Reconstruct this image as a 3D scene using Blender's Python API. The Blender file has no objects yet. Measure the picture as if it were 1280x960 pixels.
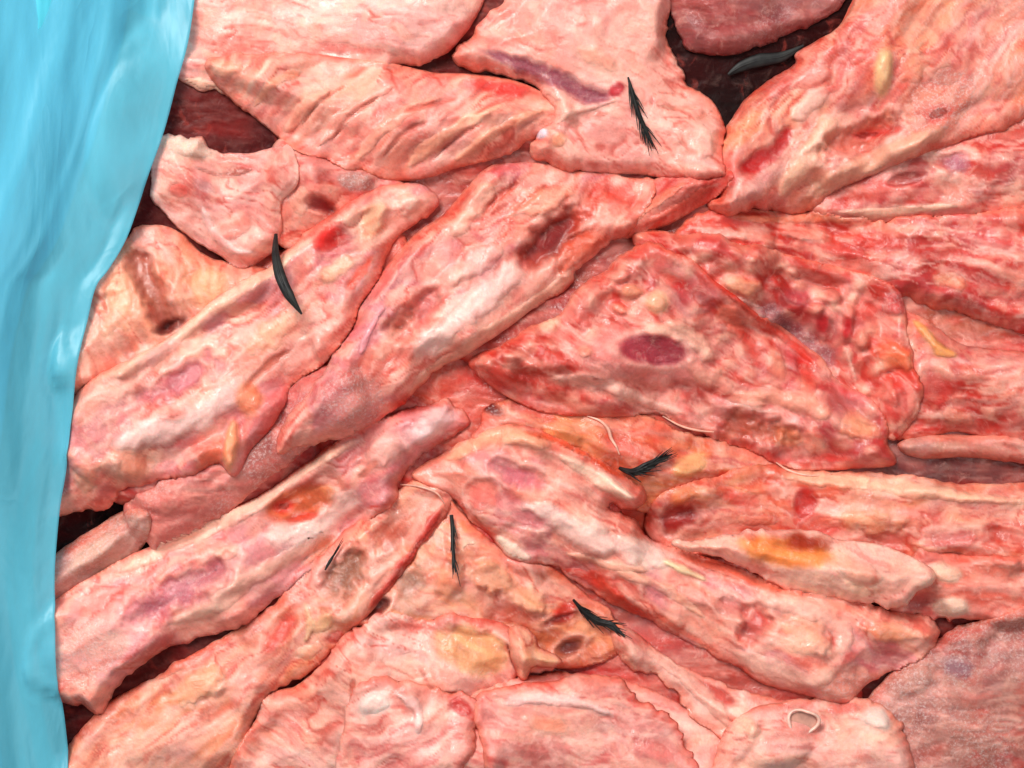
import bpy, math, random
import numpy as np

# ------------------------------------------------------------------ scene, camera, light
sc = bpy.context.scene
C = sc.collection
S = 0.0003125            # one unit of the plan below, in metres (the frame is 0.40 m wide)
D = 3200.0               # camera distance in plan units (1 m)
ZREF = 105.0             # height of the plane the frame is measured on
cam = bpy.data.cameras.new('camera')
cam.sensor_width = 36.0
cam.lens = 36.0 * D / 1280.0
cam.clip_start = 0.01
cam.clip_end = 50.0
camo = bpy.data.objects.new('camera', cam)
camo.location = (0, 0, (ZREF + D) * S)
C.objects.link(camo)
sc.camera = camo

world = bpy.data.worlds.new('World')
sc.world = world
world.use_nodes = True
bg = world.node_tree.nodes['Background']
bg.inputs['Color'].default_value = (1.0, 0.98, 0.97, 1)
bg.inputs['Strength'].default_value = 0.20


def area_lamp(name, loc, target, sx, sy, power, col):
    l = bpy.data.lights.new(name, 'AREA')
    l.shape = 'RECTANGLE'
    l.size, l.size_y, l.energy, l.color = sx, sy, power, col
    o = bpy.data.objects.new(name, l)
    o.location = loc
    d = np.array(target, float) - np.array(loc, float)
    d /= np.linalg.norm(d)
    import mathutils
    o.rotation_euler = mathutils.Vector(d).to_track_quat('-Z', 'Y').to_euler()
    C.objects.link(o)
    return o


area_lamp('ceiling_light', (-0.70, 1.15, 1.5), (0, 0, 0), 1.1, 0.8, 57.0, (1.0, 0.97, 0.93))
area_lamp('ceiling_light', (0.9, -0.3, 1.9), (0, 0, 0), 1.0, 0.8, 9.0, (1.0, 0.97, 0.95))
sc.view_settings.view_transform = 'Standard'
sc.view_settings.look = 'None'
sc.view_settings.exposure = 0.0
sc.view_settings.gamma = 1.0
sc.view_settings.use_curve_mapping = False

# ------------------------------------------------------------------ helpers
STEP = 2.5
U0, V0, U1, V1 = -230.0, -190.0, 1500.0, 1160.0
NU, NV = int((U1 - U0) / STEP) + 1, int((V1 - V0) / STEP) + 1
H = np.zeros((NV, NU))
KCAM = D + ZREF


def lin(c):
    c = np.asarray(c, float) / 255.0
    return np.where(c <= 0.04045, c / 12.92, ((c + 0.055) / 1.055) ** 2.4)


def sm(t):
    t = np.clip(t, 0, 1)
    return t * t * (3 - 2 * t)


_rs = np.random.RandomState(7)
TAB = _rs.rand(256, 256)
TAB2 = _rs.rand(256, 256)
TAB3 = _rs.rand(256, 256)


def noise(x, y, seed=0):
    x = np.asarray(x, float) + seed * 17.31
    y = np.asarray(y, float) + seed * 7.77
    xi, yi = np.floor(x).astype(int), np.floor(y).astype(int)
    fx, fy = x - xi, y - yi
    fx = fx ** 3 * (fx * (fx * 6 - 15) + 10)
    fy = fy ** 3 * (fy * (fy * 6 - 15) + 10)
    a = TAB[yi & 255, xi & 255]
    b = TAB[yi & 255, (xi + 1) & 255]
    c = TAB[(yi + 1) & 255, xi & 255]
    d = TAB[(yi + 1) & 255, (xi + 1) & 255]
    return (a + (b - a) * fx) * (1 - fy) + (c + (d - c) * fx) * fy


def fbm(x, y, seed=0, o=4, gain=0.5):
    s, a, t = 0, 1.0, 0
    ca, sa = math.cos(0.6), math.sin(0.6)
    for k in range(o):
        s = s + a * noise(x, y, seed + k * 3)
        t += a
        a *= gain
        x, y = (x * ca - y * sa) * 2.03, (x * sa + y * ca) * 2.03
    return s / t


def worley(x, y, seed=0):
    x = x + seed * 3.17
    y = y + seed * 5.71
    xi, yi = np.floor(x).astype(int), np.floor(y).astype(int)
    best = np.full(x.shape, 9.0)
    ids = np.zeros(x.shape)
    for dy in (-1, 0, 1):
        for dx in (-1, 0, 1):
            cx, cy = xi + dx, yi + dy
            px = cx + TAB2[cy & 255, cx & 255]
            py = cy + TAB3[cy & 255, cx & 255]
            d = np.hypot(px - x, py - y)
            m = d < best
            best = np.where(m, d, best)
            ids = np.where(m, TAB[(cy * 3) & 255, (cx * 5) & 255], ids)
    return best, ids


def blur(a, mask, sig):
    """normalised gaussian blur inside a mask"""
    s = sig / STEP
    n = max(2, int(3 * s))
    k = np.exp(-0.5 * (np.arange(-n, n + 1) / s) ** 2)
    k /= k.sum()

    def sep(z):
        sh = z.shape
        fy = sh[0] + 2 * n
        fx = sh[1] + 2 * n
        kz = np.fft.rfft(k, fx)
        z = np.fft.irfft(np.fft.rfft(z, fx, axis=1) * kz, fx, axis=1)[:, n:n + sh[1]]
        kz = np.fft.rfft(k, fy)
        z = np.fft.irfft(np.fft.rfft(z, fy, axis=0) * kz[:, None], fy, axis=0)[n:n + sh[0]]
        return z
    m = mask.astype(float)
    return sep(a * m) / np.maximum(sep(m), 1e-4)


def smooth_closed(pts, n=10):
    p = np.asarray(pts, float)
    out = []
    N = len(p)
    for i in range(N):
        a, b, c, d = p[i - 1], p[i], p[(i + 1) % N], p[(i + 2) % N]
        for t in np.arange(n) / n:
            out.append(0.5 * ((2 * b) + (c - a) * t + (2 * a - 5 * b + 4 * c - d) * t * t + (3 * b - a - 3 * c + d) * t ** 3))
    return np.array(out)


def smooth_open(pts, n=8):
    p = np.asarray(pts, float)
    p = np.vstack([2 * p[0] - p[1], p, 2 * p[-1] - p[-2]])
    out = []
    for i in range(1, len(p) - 2):
        a, b, c, d = p[i - 1], p[i], p[i + 1], p[i + 2]
        for t in np.arange(n) / n:
            out.append(0.5 * ((2 * b) + (c - a) * t + (2 * a - 5 * b + 4 * c - d) * t * t + (3 * b - a - 3 * c + d) * t ** 3))
    out.append(p[-2])
    return np.array(out)


def ragged(poly, amp, seed):
    """tear an outline: push its points along their normals by a broken-up noise"""
    seg = np.diff(np.vstack([poly, poly[:1]]), axis=0)
    ln = np.hypot(seg[:, 0], seg[:, 1])
    per = ln.sum()
    n = max(40, int(per / 3.2))
    cum = np.concatenate([[0], np.cumsum(ln)])
    s = np.arange(n) * per / n
    pp = np.vstack([poly, poly[:1]])
    q = np.stack([np.interp(s, cum, pp[:, 0]), np.interp(s, cum, pp[:, 1])], 1)
    t = np.roll(q, -1, 0) - np.roll(q, 1, 0)
    t /= np.maximum(np.hypot(t[:, 0], t[:, 1])[:, None], 1e-6)
    nrm = np.stack([t[:, 1], -t[:, 0]], 1)
    u, v = q[:, 0], q[:, 1]
    f = (fbm(u / 60, v / 60, seed, 2) - 0.5) * 1.3 + (fbm(u / 16, v / 16, seed + 5, 3, 0.6) - 0.5) * 0.9 + (fbm(u / 9, v / 9, seed + 6, 2, 0.6) - 0.5) * 0.45
    patchy = 0.35 + 1.3 * sm((noise(u / 90, v / 90, seed + 9) - 0.3) / 0.4)
    return q + nrm * (f * amp * 2.2 * patchy)[:, None]


def near_poly(u, v, poly, closed=True):
    """distance to a polyline, nearest point, fraction along it"""
    a = poly
    b = np.roll(poly, -1, 0) if closed else poly[1:]
    if not closed:
        a = poly[:-1]
    ab = b - a
    l2 = np.maximum((ab ** 2).sum(1), 1e-9)
    N = len(u)
    dd = np.empty(N)
    pu = np.empty(N)
    pv = np.empty(N)
    fr = np.empty(N)
    for s in range(0, N, 8000):
        x, y = u[s:s + 8000, None], v[s:s + 8000, None]
        t = np.clip(((x - a[:, 0]) * ab[:, 0] + (y - a[:, 1]) * ab[:, 1]) / l2, 0, 1)
        qx, qy = a[:, 0] + t * ab[:, 0], a[:, 1] + t * ab[:, 1]
        d2 = (x - qx) ** 2 + (y - qy) ** 2
        j = d2.argmin(1)
        r = np.arange(len(j))
        dd[s:s + 8000] = np.sqrt(d2[r, j])
        pu[s:s + 8000] = qx[r, j]
        pv[s:s + 8000] = qy[r, j]
        fr[s:s + 8000] = (j + t[r, j]) / len(a)
    return dd, pu, pv, fr


def inside(u, v, poly):
    a, b = poly, np.roll(poly, -1, 0)
    out = np.zeros(len(u), bool)
    for s in range(0, len(u), 8000):
        x, y = u[s:s + 8000, None], v[s:s + 8000, None]
        c = (a[:, 1] > y) != (b[:, 1] > y)
        with np.errstate(divide='ignore', invalid='ignore'):
            xi = (b[:, 0] - a[:, 0]) * (y - a[:, 1]) / (b[:, 1] - a[:, 1]) + a[:, 0]
        out[s:s + 8000] = ((c & (x < xi)).sum(1) % 2) == 1
    return out


def W(u, v, z):
    return np.stack([(u - 640) * S, (480 - v) * S, z * S], -1)


def make_mesh(name, co, faces, mat, col=None, frost=None, smooth=True):
    me = bpy.data.meshes.new(name)
    faces = np.asarray(faces, np.int32)
    k = faces.shape[1]
    me.vertices.add(len(co))
    me.vertices.foreach_set('co', np.ascontiguousarray(co, np.float32).ravel())
    me.loops.add(faces.size)
    me.loops.foreach_set('vertex_index', faces.ravel())
    me.polygons.add(len(faces))
    me.polygons.foreach_set('loop_start', np.arange(0, faces.size, k, dtype=np.int32))
    me.polygons.foreach_set('use_smooth', np.full(len(faces), smooth, bool))
    me.update(calc_edges=True)
    if col is not None:
        at = me.attributes.new('tissue', 'FLOAT_COLOR', 'POINT')
        at.data.foreach_set('color', np.concatenate([col, np.ones((len(col), 1))], 1).astype(np.float32).ravel())
        at = me.attributes.new('frost', 'FLOAT', 'POINT')
        at.data.foreach_set('value', (frost if frost is not None else np.zeros(len(co))).astype(np.float32))
    me.materials.append(mat)
    return me


def link(name, me, parent=None, loc=(0, 0, 0)):
    o = bpy.data.objects.new(name, me)
    C.objects.link(o)
    if parent is not None:
        o.parent = parent
    o.location = loc
    return o


# ------------------------------------------------------------------ materials
def nodes_of(name):
    m = bpy.data.materials.new(name)
    m.use_nodes = True
    return m, m.node_tree.nodes, m.node_tree.links, m.node_tree.nodes['Principled BSDF']


def meat_material(name='raw_meat', wet=1.0):
    m, N, L, b = nodes_of(name)
    at = N.new('ShaderNodeAttribute')
    at.attribute_name = 'tissue'
    fr = N.new('ShaderNodeAttribute')
    fr.attribute_name = 'frost'
    tc = N.new('ShaderNodeTexCoord')

    def nz(scale, detail, rough=0.6, dist=0.0):
        n = N.new('ShaderNodeTexNoise')
        n.inputs['Scale'].default_value = scale
        n.inputs['Detail'].default_value = detail
        n.inputs['Roughness'].default_value = rough
        n.inputs['Distortion'].default_value = dist
        L.new(tc.outputs['Object'], n.inputs['Vector'])
        return n

    def math_(op, a, c=None, clamp=False):
        n = N.new('ShaderNodeMath')
        n.operation = op
        n.use_clamp = clamp
        for i, q in enumerate((a, c)):
            if q is None:
                continue
            if isinstance(q, (int, float)):
                n.inputs[i].default_value = q
            else:
                L.new(q, n.inputs[i])
        return n.outputs[0]

    def mix(fac, a, c, blend='MIX'):
        n = N.new('ShaderNodeMix')
        n.data_type = 'RGBA'
        n.blend_type = blend
        for sock, q in ((n.inputs[0], fac), (n.inputs[6], a), (n.inputs[7], c)):
            if isinstance(q, (int, float)):
                sock.default_value = q
            elif isinstance(q, tuple):
                sock.default_value = q
            else:
                L.new(q, sock)
        return n.outputs[2]

    def ramp(x, lo, hi):
        n = N.new('ShaderNodeMapRange')
        n.interpolation_type = 'SMOOTHSTEP'
        n.inputs['From Min'].default_value = lo
        n.inputs['From Max'].default_value = hi
        L.new(x, n.inputs['Value'])
        return n.outputs['Result']

    n1 = nz(150, 6, 0.65, 0.6)
    n2 = nz(420, 4, 0.7)
    n3 = nz(90, 5, 0.6, 1.5)
    n4 = nz(900, 3, 0.7)
    # small marbling: specks of paler fat and of redder lean in the tissue
    c = mix(math_('MULTIPLY', ramp(n1.outputs['Fac'], 0.53, 0.72), 0.34 * min(1, wet + 0.02)), at.outputs['Color'], (0.88, 0.48, 0.40, 1))
    c = mix(math_('MULTIPLY', ramp(n3.outputs['Fac'], 0.55, 0.75), 0.30), c, (0.52, 0.07, 0.05, 1))
    v = math_('MULTIPLY_ADD', n2.outputs['Fac'], 0.62)
    v.node.inputs[2].default_value = 0.69
    c = mix(1.0, c, v, 'MULTIPLY')
    # ice crystals where the surface is still frosted
    ice = math_('MULTIPLY', fr.outputs['Fac'], ramp(n4.outputs['Fac'], 0.46, 0.66))
    c = mix(math_('MULTIPLY', ice, 0.34), c, (0.84, 0.72, 0.70, 1))
    L.new(c, b.inputs['Base Color'])
    r = math_('MULTIPLY_ADD', n1.outputs['Fac'], 0.36)
    r.node.inputs[2].default_value = 0.24
    r2 = math_('ADD', r, math_('MULTIPLY', fr.outputs['Fac'], 0.25), True)
    L.new(r2, b.inputs['Roughness'])
    b.inputs['Subsurface Weight'].default_value = 0.42
    b.inputs['Subsurface Radius'].default_value = (0.0036, 0.0009, 0.0006)
    b.inputs['Subsurface Scale'].default_value = 0.6
    b.inputs['Specular IOR Level'].default_value = 0.36 * wet
    L.new(math_('MULTIPLY', ramp(n3.outputs['Fac'], 0.42, 0.62), 0.55 * wet), b.inputs['Coat Weight'])
    b.inputs['Coat Roughness'].default_value = 0.11
    h = math_('ADD', math_('MULTIPLY', n1.outputs['Fac'], 1.0), math_('MULTIPLY', n2.outputs['Fac'], 0.35))
    h = math_('ADD', h, math_('MULTIPLY', ice, 0.35))
    bp = N.new('ShaderNodeBump')
    bp.inputs['Strength'].default_value = 0.30
    bp.inputs['Distance'].default_value = 0.0026
    L.new(h, bp.inputs['Height'])
    L.new(bp.outputs['Normal'], b.inputs['Normal'])
    L.new(bp.outputs['Normal'], b.inputs['Coat Normal'])
    return m


MEAT = meat_material()
MEAT_SHADE = meat_material('meat_gap_shade', 0.12)  # shaded copy of the meat: gloss and pale flecks cut so gaps stay dark


def feather_material():
    m, N, L, b = nodes_of('dark_feather')
    tc = N.new('ShaderNodeTexCoord')
    n = N.new('ShaderNodeTexNoise')
    n.inputs['Scale'].default_value = 260
    n.inputs['Detail'].default_value = 4
    L.new(tc.outputs['Object'], n.inputs['Vector'])
    r = N.new('ShaderNodeValToRGB')
    r.color_ramp.elements[0].position = 0.35
    r.color_ramp.elements[0].color = (0.006, 0.006, 0.007, 1)
    r.color_ramp.elements[1].position = 0.75
    r.color_ramp.elements[1].color = (0.022, 0.024, 0.022, 1)
    L.new(n.outputs['Fac'], r.inputs['Fac'])
    L.new(r.outputs['Color'], b.inputs['Base Color'])
    b.inputs['Roughness'].default_value = 0.5
    b.inputs['Specular IOR Level'].default_value = 0.25
    return m


FEATHER = feather_material()


def plain(name, col, rough, sss=0.0, scale=300.0, var=0.25):
    m, N, L, b = nodes_of(name)
    tc = N.new('ShaderNodeTexCoord')
    n = N.new('ShaderNodeTexNoise')
    n.inputs['Scale'].default_value = scale
    n.inputs['Detail'].default_value = 5
    L.new(tc.outputs['Object'], n.inputs['Vector'])
    r = N.new('ShaderNodeValToRGB')
    c = np.array(col)
    r.color_ramp.elements[0].position = 0.3
    r.color_ramp.elements[0].color = tuple(c * (1 - var)) + (1,)
    r.color_ramp.elements[1].position = 0.7
    r.color_ramp.elements[1].color = tuple(np.minimum(c * (1 + var), 0.95)) + (1,)
    L.new(n.outputs['Fac'], r.inputs['Fac'])
    L.new(r.outputs['Color'], b.inputs['Base Color'])
    b.inputs['Roughness'].default_value = rough
    b.inputs['Subsurface Weight'].default_value = sss
    b.inputs['Subsurface Radius'].default_value = (0.003, 0.001, 0.0007)
    b.inputs['Subsurface Scale'].default_value = 1.0
    return m


CARTILAGE = plain('pale_cartilage', (0.74, 0.46, 0.38), 0.3, 0.3)
SINEW = plain('pale_sinew', (0.76, 0.38, 0.29), 0.35, 0.2)


def liner_material(name, clear, col):
    m, N, L, b = nodes_of(name)
    out = N['Material Output']
    tc = N.new('ShaderNodeTexCoord')
    n = N.new('ShaderNodeTexNoise')
    n.inputs['Scale'].default_value = 60
    n.inputs['Detail'].default_value = 5
    mp = N.new('ShaderNodeMapping')
    mp.inputs['Scale'].default_value = (1.0, 0.22, 1.0)
    L.new(tc.outputs['Object'], mp.inputs['Vector'])
    L.new(mp.outputs['Vector'], n.inputs['Vector'])
    r = N.new('ShaderNodeValToRGB')
    c = np.array(col)
    r.color_ramp.elements[0].position = 0.3
    r.color_ramp.elements[0].color = tuple(c * 0.88) + (1,)
    r.color_ramp.elements[1].position = 0.72
    r.color_ramp.elements[1].color = tuple(np.minimum(c * 1.08 + 0.03, 0.95)) + (1,)
    L.new(n.outputs['Fac'], r.inputs['Fac'])
    L.new(r.outputs['Color'], b.inputs['Base Color'])
    b.inputs['Roughness'].default_value = 0.36
    b.inputs['Specular IOR Level'].default_value = 0.5
    bp = N.new('ShaderNodeBump')
    bp.inputs['Strength'].default_value = 0.20
    bp.inputs['Distance'].default_value = 0.003
    n5 = N.new('ShaderNodeTexNoise')
    n5.inputs['Scale'].default_value = 42
    n5.inputs['Detail'].default_value = 3
    n5.inputs['Distortion'].default_value = 0.8
    mp2 = N.new('ShaderNodeMapping')
    mp2.inputs['Scale'].default_value = (1.0, 0.4, 1.0)
    mp2.inputs['Rotation'].default_value = (0, 0, 0.35)
    L.new(tc.outputs['Object'], mp2.inputs['Vector'])
    L.new(mp2.outputs['Vector'], n5.inputs['Vector'])
    ab = N.new('ShaderNodeMath')
    ab.operation = 'SUBTRACT'
    ab.inputs[1].default_value = 0.5
    L.new(n5.outputs['Fac'], ab.inputs[0])
    ab2 = N.new('ShaderNodeMath')
    ab2.operation = 'ABSOLUTE'
    L.new(ab.outputs[0], ab2.inputs[0])
    ad = N.new('ShaderNodeMath')
    ad.operation = 'MULTIPLY_ADD'
    ad.inputs[1].default_value = -2.2
    L.new(ab2.outputs[0], ad.inputs[0])
    L.new(n.outputs['Fac'], ad.inputs[2])
    L.new(ad.outputs[0], bp.inputs['Height'])
    L.new(bp.outputs['Normal'], b.inputs['Normal'])
    tl = N.new('ShaderNodeBsdfTranslucent')
    L.new(r.outputs['Color'], tl.inputs['Color'])
    tr = N.new('ShaderNodeBsdfTransparent')
    tr.inputs['Color'].default_value = (0.70, 0.93, 1.0, 1)
    m1 = N.new('ShaderNodeMixShader')
    m1.inputs[0].default_value = 0.18
    L.new(b.outputs[0], m1.inputs[1])
    L.new(tl.outputs[0], m1.inputs[2])
    m2 = N.new('ShaderNodeMixShader')
    m2.inputs[0].default_value = clear
    L.new(m1.outputs[0], m2.inputs[1])
    L.new(tr.outputs[0], m2.inputs[2])
    L.new(m2.outputs[0], out.inputs['Surface'])
    return m


FILM = liner_material('blue_film', 0.46, (0.17, 0.69, 0.87))
FILM_BACK = liner_material('blue_film_folded', 0.05, (0.08, 0.66, 0.84))

# ------------------------------------------------------------------ tissue colours (albedo)
PINK = (236, 162, 146)
SALMON = (232, 140, 118)
PALE = (250, 206, 190)
CREAM = (248, 202, 176)
YELLOW = (234, 172, 140)
ORANGE = (226, 118, 72)
RED = (200, 52, 42)
DEEP = (158, 28, 26)
RUST = (194, 60, 48)
PURPLE = (186, 96, 108)
MAUVE = (206, 138, 142)
MAROON = (98, 34, 36)
WHITE = (250, 214, 204)
GREY = (190, 150, 138)
BROWN = (150, 92, 78)


def E(name, cx, cy, rx, ry, ang, col, dh=0.0, k=0.95, hard=0.5, part=True, frost=0.0, jit=0.26):
    if name == 'hollow':
        rx, ry = rx * 1.15, ry * 1.2
    if name == 'muscle' and hard == 0.5:
        hard, jit = 0.2, 0.38
    if name == 'fat_lump' and hard == 0.5 and jit == 0.26:
        k, hard, jit, dh = k * 0.78, 0.2, 0.45, dh * 0.8
    if name in ('hollow', 'bruise', 'red_patch', 'orange_patch', 'blood_patch', 'pink_patch'):
        hard, jit = (0.15, 0.42) if name == 'hollow' else (0.2, 0.40)
    return dict(t='E', name=name, p=(cx, cy, rx, ry, ang), col=col, dh=dh, k=k, hard=hard, part=part, frost=frost, jit=jit)


def R(name, pts, r, col, dh=3.0, k=0.92, hard=0.2, part=True, frost=0.0, jit=0.38):
    if name in ('bone_ridge', 'bone_rail'):
        k, hard, r, dh = max(k, 0.85), 0.1, r * 1.35, dh * 0.85
        col = tuple(0.6 * a + 0.4 * b for a, b in zip(col, (252, 214, 200)))
    return dict(t='L', name=name, p=pts, r=r, col=col, dh=dh, k=k, hard=hard, part=part, frost=frost, jit=jit)


PIECES = []
COUNT = [0]
VISIBLE_GROUP = 'raw meat pieces heaped in the blue liner'


def piece(label, outline, cols, T=42, er=34, rag=3.0, ang=0.0, fib=1.0, lump=0.0, fat=0.5, red=0.35, rim=None, frost=0.0,
          feats=(), sig=45, lift=0.0, macro=9.0, freq=1.0, dish=0.0, mauve=0.2, seed=None):
    """one piece of meat: laid on whatever is already in the heap below its outline"""
    if seed is None:
        COUNT[0] += 1
        seed = COUNT[0] * 11 - 8
    poly0 = ragged(smooth_closed(outline), rag, seed)
    # where it stands: the height of the heap below decides how far out the outline lies
    z = ZREF
    for _ in range(2):
        k = (KCAM - z) / D
        poly = np.stack([640 + (poly0[:, 0] - 640) * k, 480 + (poly0[:, 1] - 480) * k], 1)
        i0 = max(0, int((poly[:, 0].min() - U0) / STEP) - 3)
        i1 = min(NU, int((poly[:, 0].max() - U0) / STEP) + 5)
        j0 = max(0, int((poly[:, 1].min() - V0) / STEP) - 3)
        j1 = min(NV, int((poly[:, 1].max() - V0) / STEP) + 5)
        uu, vv = np.meshgrid(U0 + np.arange(i0, i1) * STEP, V0 + np.arange(j0, j1) * STEP)
        sh = uu.shape
        u, v = uu.ravel(), vv.ravel()
        ins = inside(u, v, poly).reshape(sh)
        Hs = H[j0:j1, i0:i1]
        z = float(Hs[ins].mean()) + T * 0.8 + lift
    d, pu, pv, _ = near_poly(u, v, poly)
    d = np.where(ins.ravel(), d, 0).reshape(sh)
    ins = ins & (d > 0.55 * STEP)      # points hard against the outline are drawn onto it instead
    d = np.where(ins, d, 0)
    dm = max(d.max(), 1)
    r = min(er * 0.62, dm * 0.95)
    t = np.clip(d / r, 0, 1)
    prof = np.sin(0.5 * math.pi * t) ** 0.85
    # part of the outline is a thick cut edge, part of it thins out into a flap lying on the piece below
    flap = sm((fbm(uu / 85, vv / 85, seed + 90, 2) - 0.36) / 0.24) * 0.9
    tf = np.clip(d / min(2.1 * er, dm * 0.95), 0, 1)
    prof = prof * (1 - flap) + flap * (0.16 * np.clip(d / 7, 0, 1) ** 0.6 + 0.84 * sm(tf))
    dil = ins.copy()
    for a in (-1, 0, 1):
        for b in (-1, 0, 1):
            dil |= np.roll(np.roll(ins, a, 0), b, 1)
    bord = dil & ~ins
    U, V = uu.copy(), vv.copy()
    U[bord] = pu.reshape(sh)[bord]
    V[bord] = pv.reshape(sh)[bord]
    soft = blur(Hs, np.ones(sh, bool), 7)
    base = blur(Hs, dil, sig) + lift + 4
    edge = np.maximum(base, soft + 3)
    # relief
    ca, sa = math.cos(math.radians(ang)), math.sin(math.radians(ang))
    al, ac = (U * ca + V * sa) * freq, (-U * sa + V * ca) * freq
    wx = (fbm(U / 70, V / 70, seed + 1, 3) - 0.5) * 46
    wy = (fbm(U / 70, V / 70, seed + 2, 3) - 0.5) * 46
    big = fbm(U / 130, V / 130, seed + 20, 2) - 0.5
    fold = 1 - np.abs(2 * fbm((al + wx) / 120, (ac + wy) / 34, seed + 4, 3) - 1)      # folds along the grain
    fibre = fbm((al + wx * 0.5) / 70, (ac + wy * 0.5) / 9, seed + 6, 3, 0.6) - 0.5
    fine = fbm(U / 14, V / 14, seed + 8, 3, 0.6) - 0.5
    wl, wid = worley((U + wx * 0.5) / 27, (V + wy * 0.5) / 24, seed % 13)
    lob = sm(1 - wl / 0.62)
    # creases and membranes: thin lines where the tissue folds or splits
    la = fbm((al + wx * 1.3) / 105, (ac + wy * 1.3) / 38, seed + 12, 4, 0.55) - 0.5
    lb = fbm((al + wx) / 80, (ac + wy) / 26, seed + 15, 4, 0.55) - 0.5
    pm = sm((fbm(U / 75, V / 75, seed + 17, 2) - 0.38) / 0.2)
    crease = np.exp(-(la / 0.020) ** 2) * pm
    memb = np.exp(-(lb / 0.024) ** 2) * (1 - 0.7 * pm)
    relief = (macro * 3.2 * big + 3.0 * fib * (fold - 0.7) + (1.7 + 2.2 * max(0, fib - 1)) * fib * fibre + 1.0 * fine + lump * 6.5 * (lob - 0.4)
              - 1.6 * crease + 0.8 * memb)
    # colour of the tissue
    A, B = lin(cols[0]), lin(cols[1])
    n1 = sm((fbm((U + wx) / 95, (V + wy) / 80, seed + 30, 3) - 0.32) / 0.36)[..., None]
    col = A + (B - A) * n1
    fr_ = np.full(sh, frost) * sm((fbm(U / 60, V / 60, seed + 50, 3) - 0.32) / 0.3)
    wf = (sm((fbm((al + wx) / 80, (ac + wy) / 22, seed + 33, 4) - 0.5) / 0.17) * fat)[..., None]
    col = col + (lin(PALE) - col) * wf * 0.95
    wr = (sm((fbm((al + wx * 1.4) / 95, (ac + wy * 1.4) / 42, seed + 36, 4) - 0.53) / 0.17) * red)[..., None]
    col = col + (lin(RED) - col) * wr * 0.8
    # lean in the valleys, fat on the folds, thin streaks of both along the grain
    col = col + (lin((216, 92, 72)) - col) * (sm((0.62 - fold) / 0.35) * 0.40 * min(1, 2.2 * fat))[..., None]
    col = col + (lin((250, 202, 184)) - col) * (sm((fold - 0.80) / 0.16) * 0.34 * min(1, 2.2 * fat))[..., None]
    sk = fbm((al + wx * 0.8) / 60, (ac + wy * 0.8) / 5.5, seed + 80, 3, 0.6)
    sp = sm((fbm(U / 55, V / 55, seed + 82, 2) - 0.36) / 0.22)
    col = col + (lin((252, 214, 196)) - col) * (sm((sk - 0.56) / 0.12) * sp * 0.34 * min(1, 2.2 * fat))[..., None]
    col = col + (lin((204, 66, 54)) - col) * (sm((0.40 - sk) / 0.10) * sp * (0.30 + 0.5 * red) * min(1, 3 * fat))[..., None]
    mv = sm((fbm((al + wx) / 90, (ac + wy) / 45, seed + 86, 3) - 0.50) / 0.14) * mauve * min(1, 2.2 * fat)
    col = col + (lin((206, 132, 144)) - col) * mv[..., None]
    col = col * (1 + 0.50 * fib * fibre)[..., None]
    if lump:
        wq = (lob * lump * (wid > 0.34) * 0.8)[..., None]
        col = col + (lin(CREAM) - col) * wq
        seam = (sm((wl - 0.55) / 0.3) * lump * 0.5)[..., None]
        col = col + (lin(RUST) - col) * seam
    blotch = (sm((fbm((U + wx) / 26, (V + wy) / 20, seed + 70, 3, 0.6) - 0.52) / 0.14) * (0.25 + 0.5 * red))[..., None]
    col = col + (lin(RUST) - col) * blotch * 0.7 * min(1, 2.2 * fat)
    blotch = (sm((fbm((U + wx) / 22, (V + wy) / 18, seed + 74, 3, 0.6) - 0.54) / 0.12) * fat)[..., None]
    col = col + (lin(CREAM) - col) * blotch * 0.6
    cf = min(1, 2.2 * fat)
    col = col + (lin((206, 74, 56)) - col) * (crease * 0.7 * cf)[..., None]
    col = col + (lin(PALE) - col) * (memb * 0.5 * cf)[..., None]
    for q, (rc, rw, rk) in enumerate(() if fat < .25 else (rim if rim else ((214, 84, 62), 15, .65), ((248, 186, 156), 7, .35))):
        wv = (np.clip(1 - d / rw, 0, 1) ** 1.2 * sm((fbm(U / 50, V / 50, seed + 40 + q * 7, 3) - 0.34) / 0.22) * rk)[..., None]
        col = col + (lin(rc) - col) * wv
    # features traced on this piece
    last = ('dark_red_pit', 'blood_spot', 'blood_streak', 'brown_spot', 'muscle', 'red_edge', 'hollow', 'fat_pocket', 'bone_splinter')
    feats = sorted(feats, key=lambda f: last.index(f['name']) * -1 if f['name'] in last else -99)
    kk = (KCAM - z) / D
    dz = np.zeros(sh)
    calm = np.ones(sh)
    ws = []
    for q, f in enumerate(feats):
        if f['t'] == 'E':
            cx, cy, rx, ry, an = f['p']
            cx, cy = 640 + (cx - 640) * kk, 480 + (cy - 480) * kk
            a2 = math.radians(an)
            x = (U - cx) * math.cos(a2) + (V - cy) * math.sin(a2)
            y = -(U - cx) * math.sin(a2) + (V - cy) * math.cos(a2)
            rr = np.hypot(x / rx, y / ry)
        else:
            pl = smooth_open([(640 + (a - 640) * kk, 480 + (b - 480) * kk) for a, b in f['p']])
            dd, _, _, ft = near_poly(U.ravel(), V.ravel(), pl, False)
            ft = ft.reshape(sh)
            w_ = f['r'] * (0.12 + 0.88 * np.sqrt(np.maximum(1e-3, 4 * ft * (1 - ft)))) * (0.8 + 0.5 * (noise(ft * 7, ft * 0 + q, seed) - 0.3))
            rr = dd.reshape(sh) / w_
        rr = rr + (fbm(U / 18, V / 18, seed + 60 + q, 3, 0.6) - 0.5) * 2 * f['jit']
        w = np.clip(1.12 - rr, 0, 1)
        if f['t'] == 'L':
            w = w * sm(ft / 0.22 + 0.1) * sm((1 - ft) / 0.22 + 0.1)
        wc = sm(w / max(0.05, 1 - f['hard']))
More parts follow.
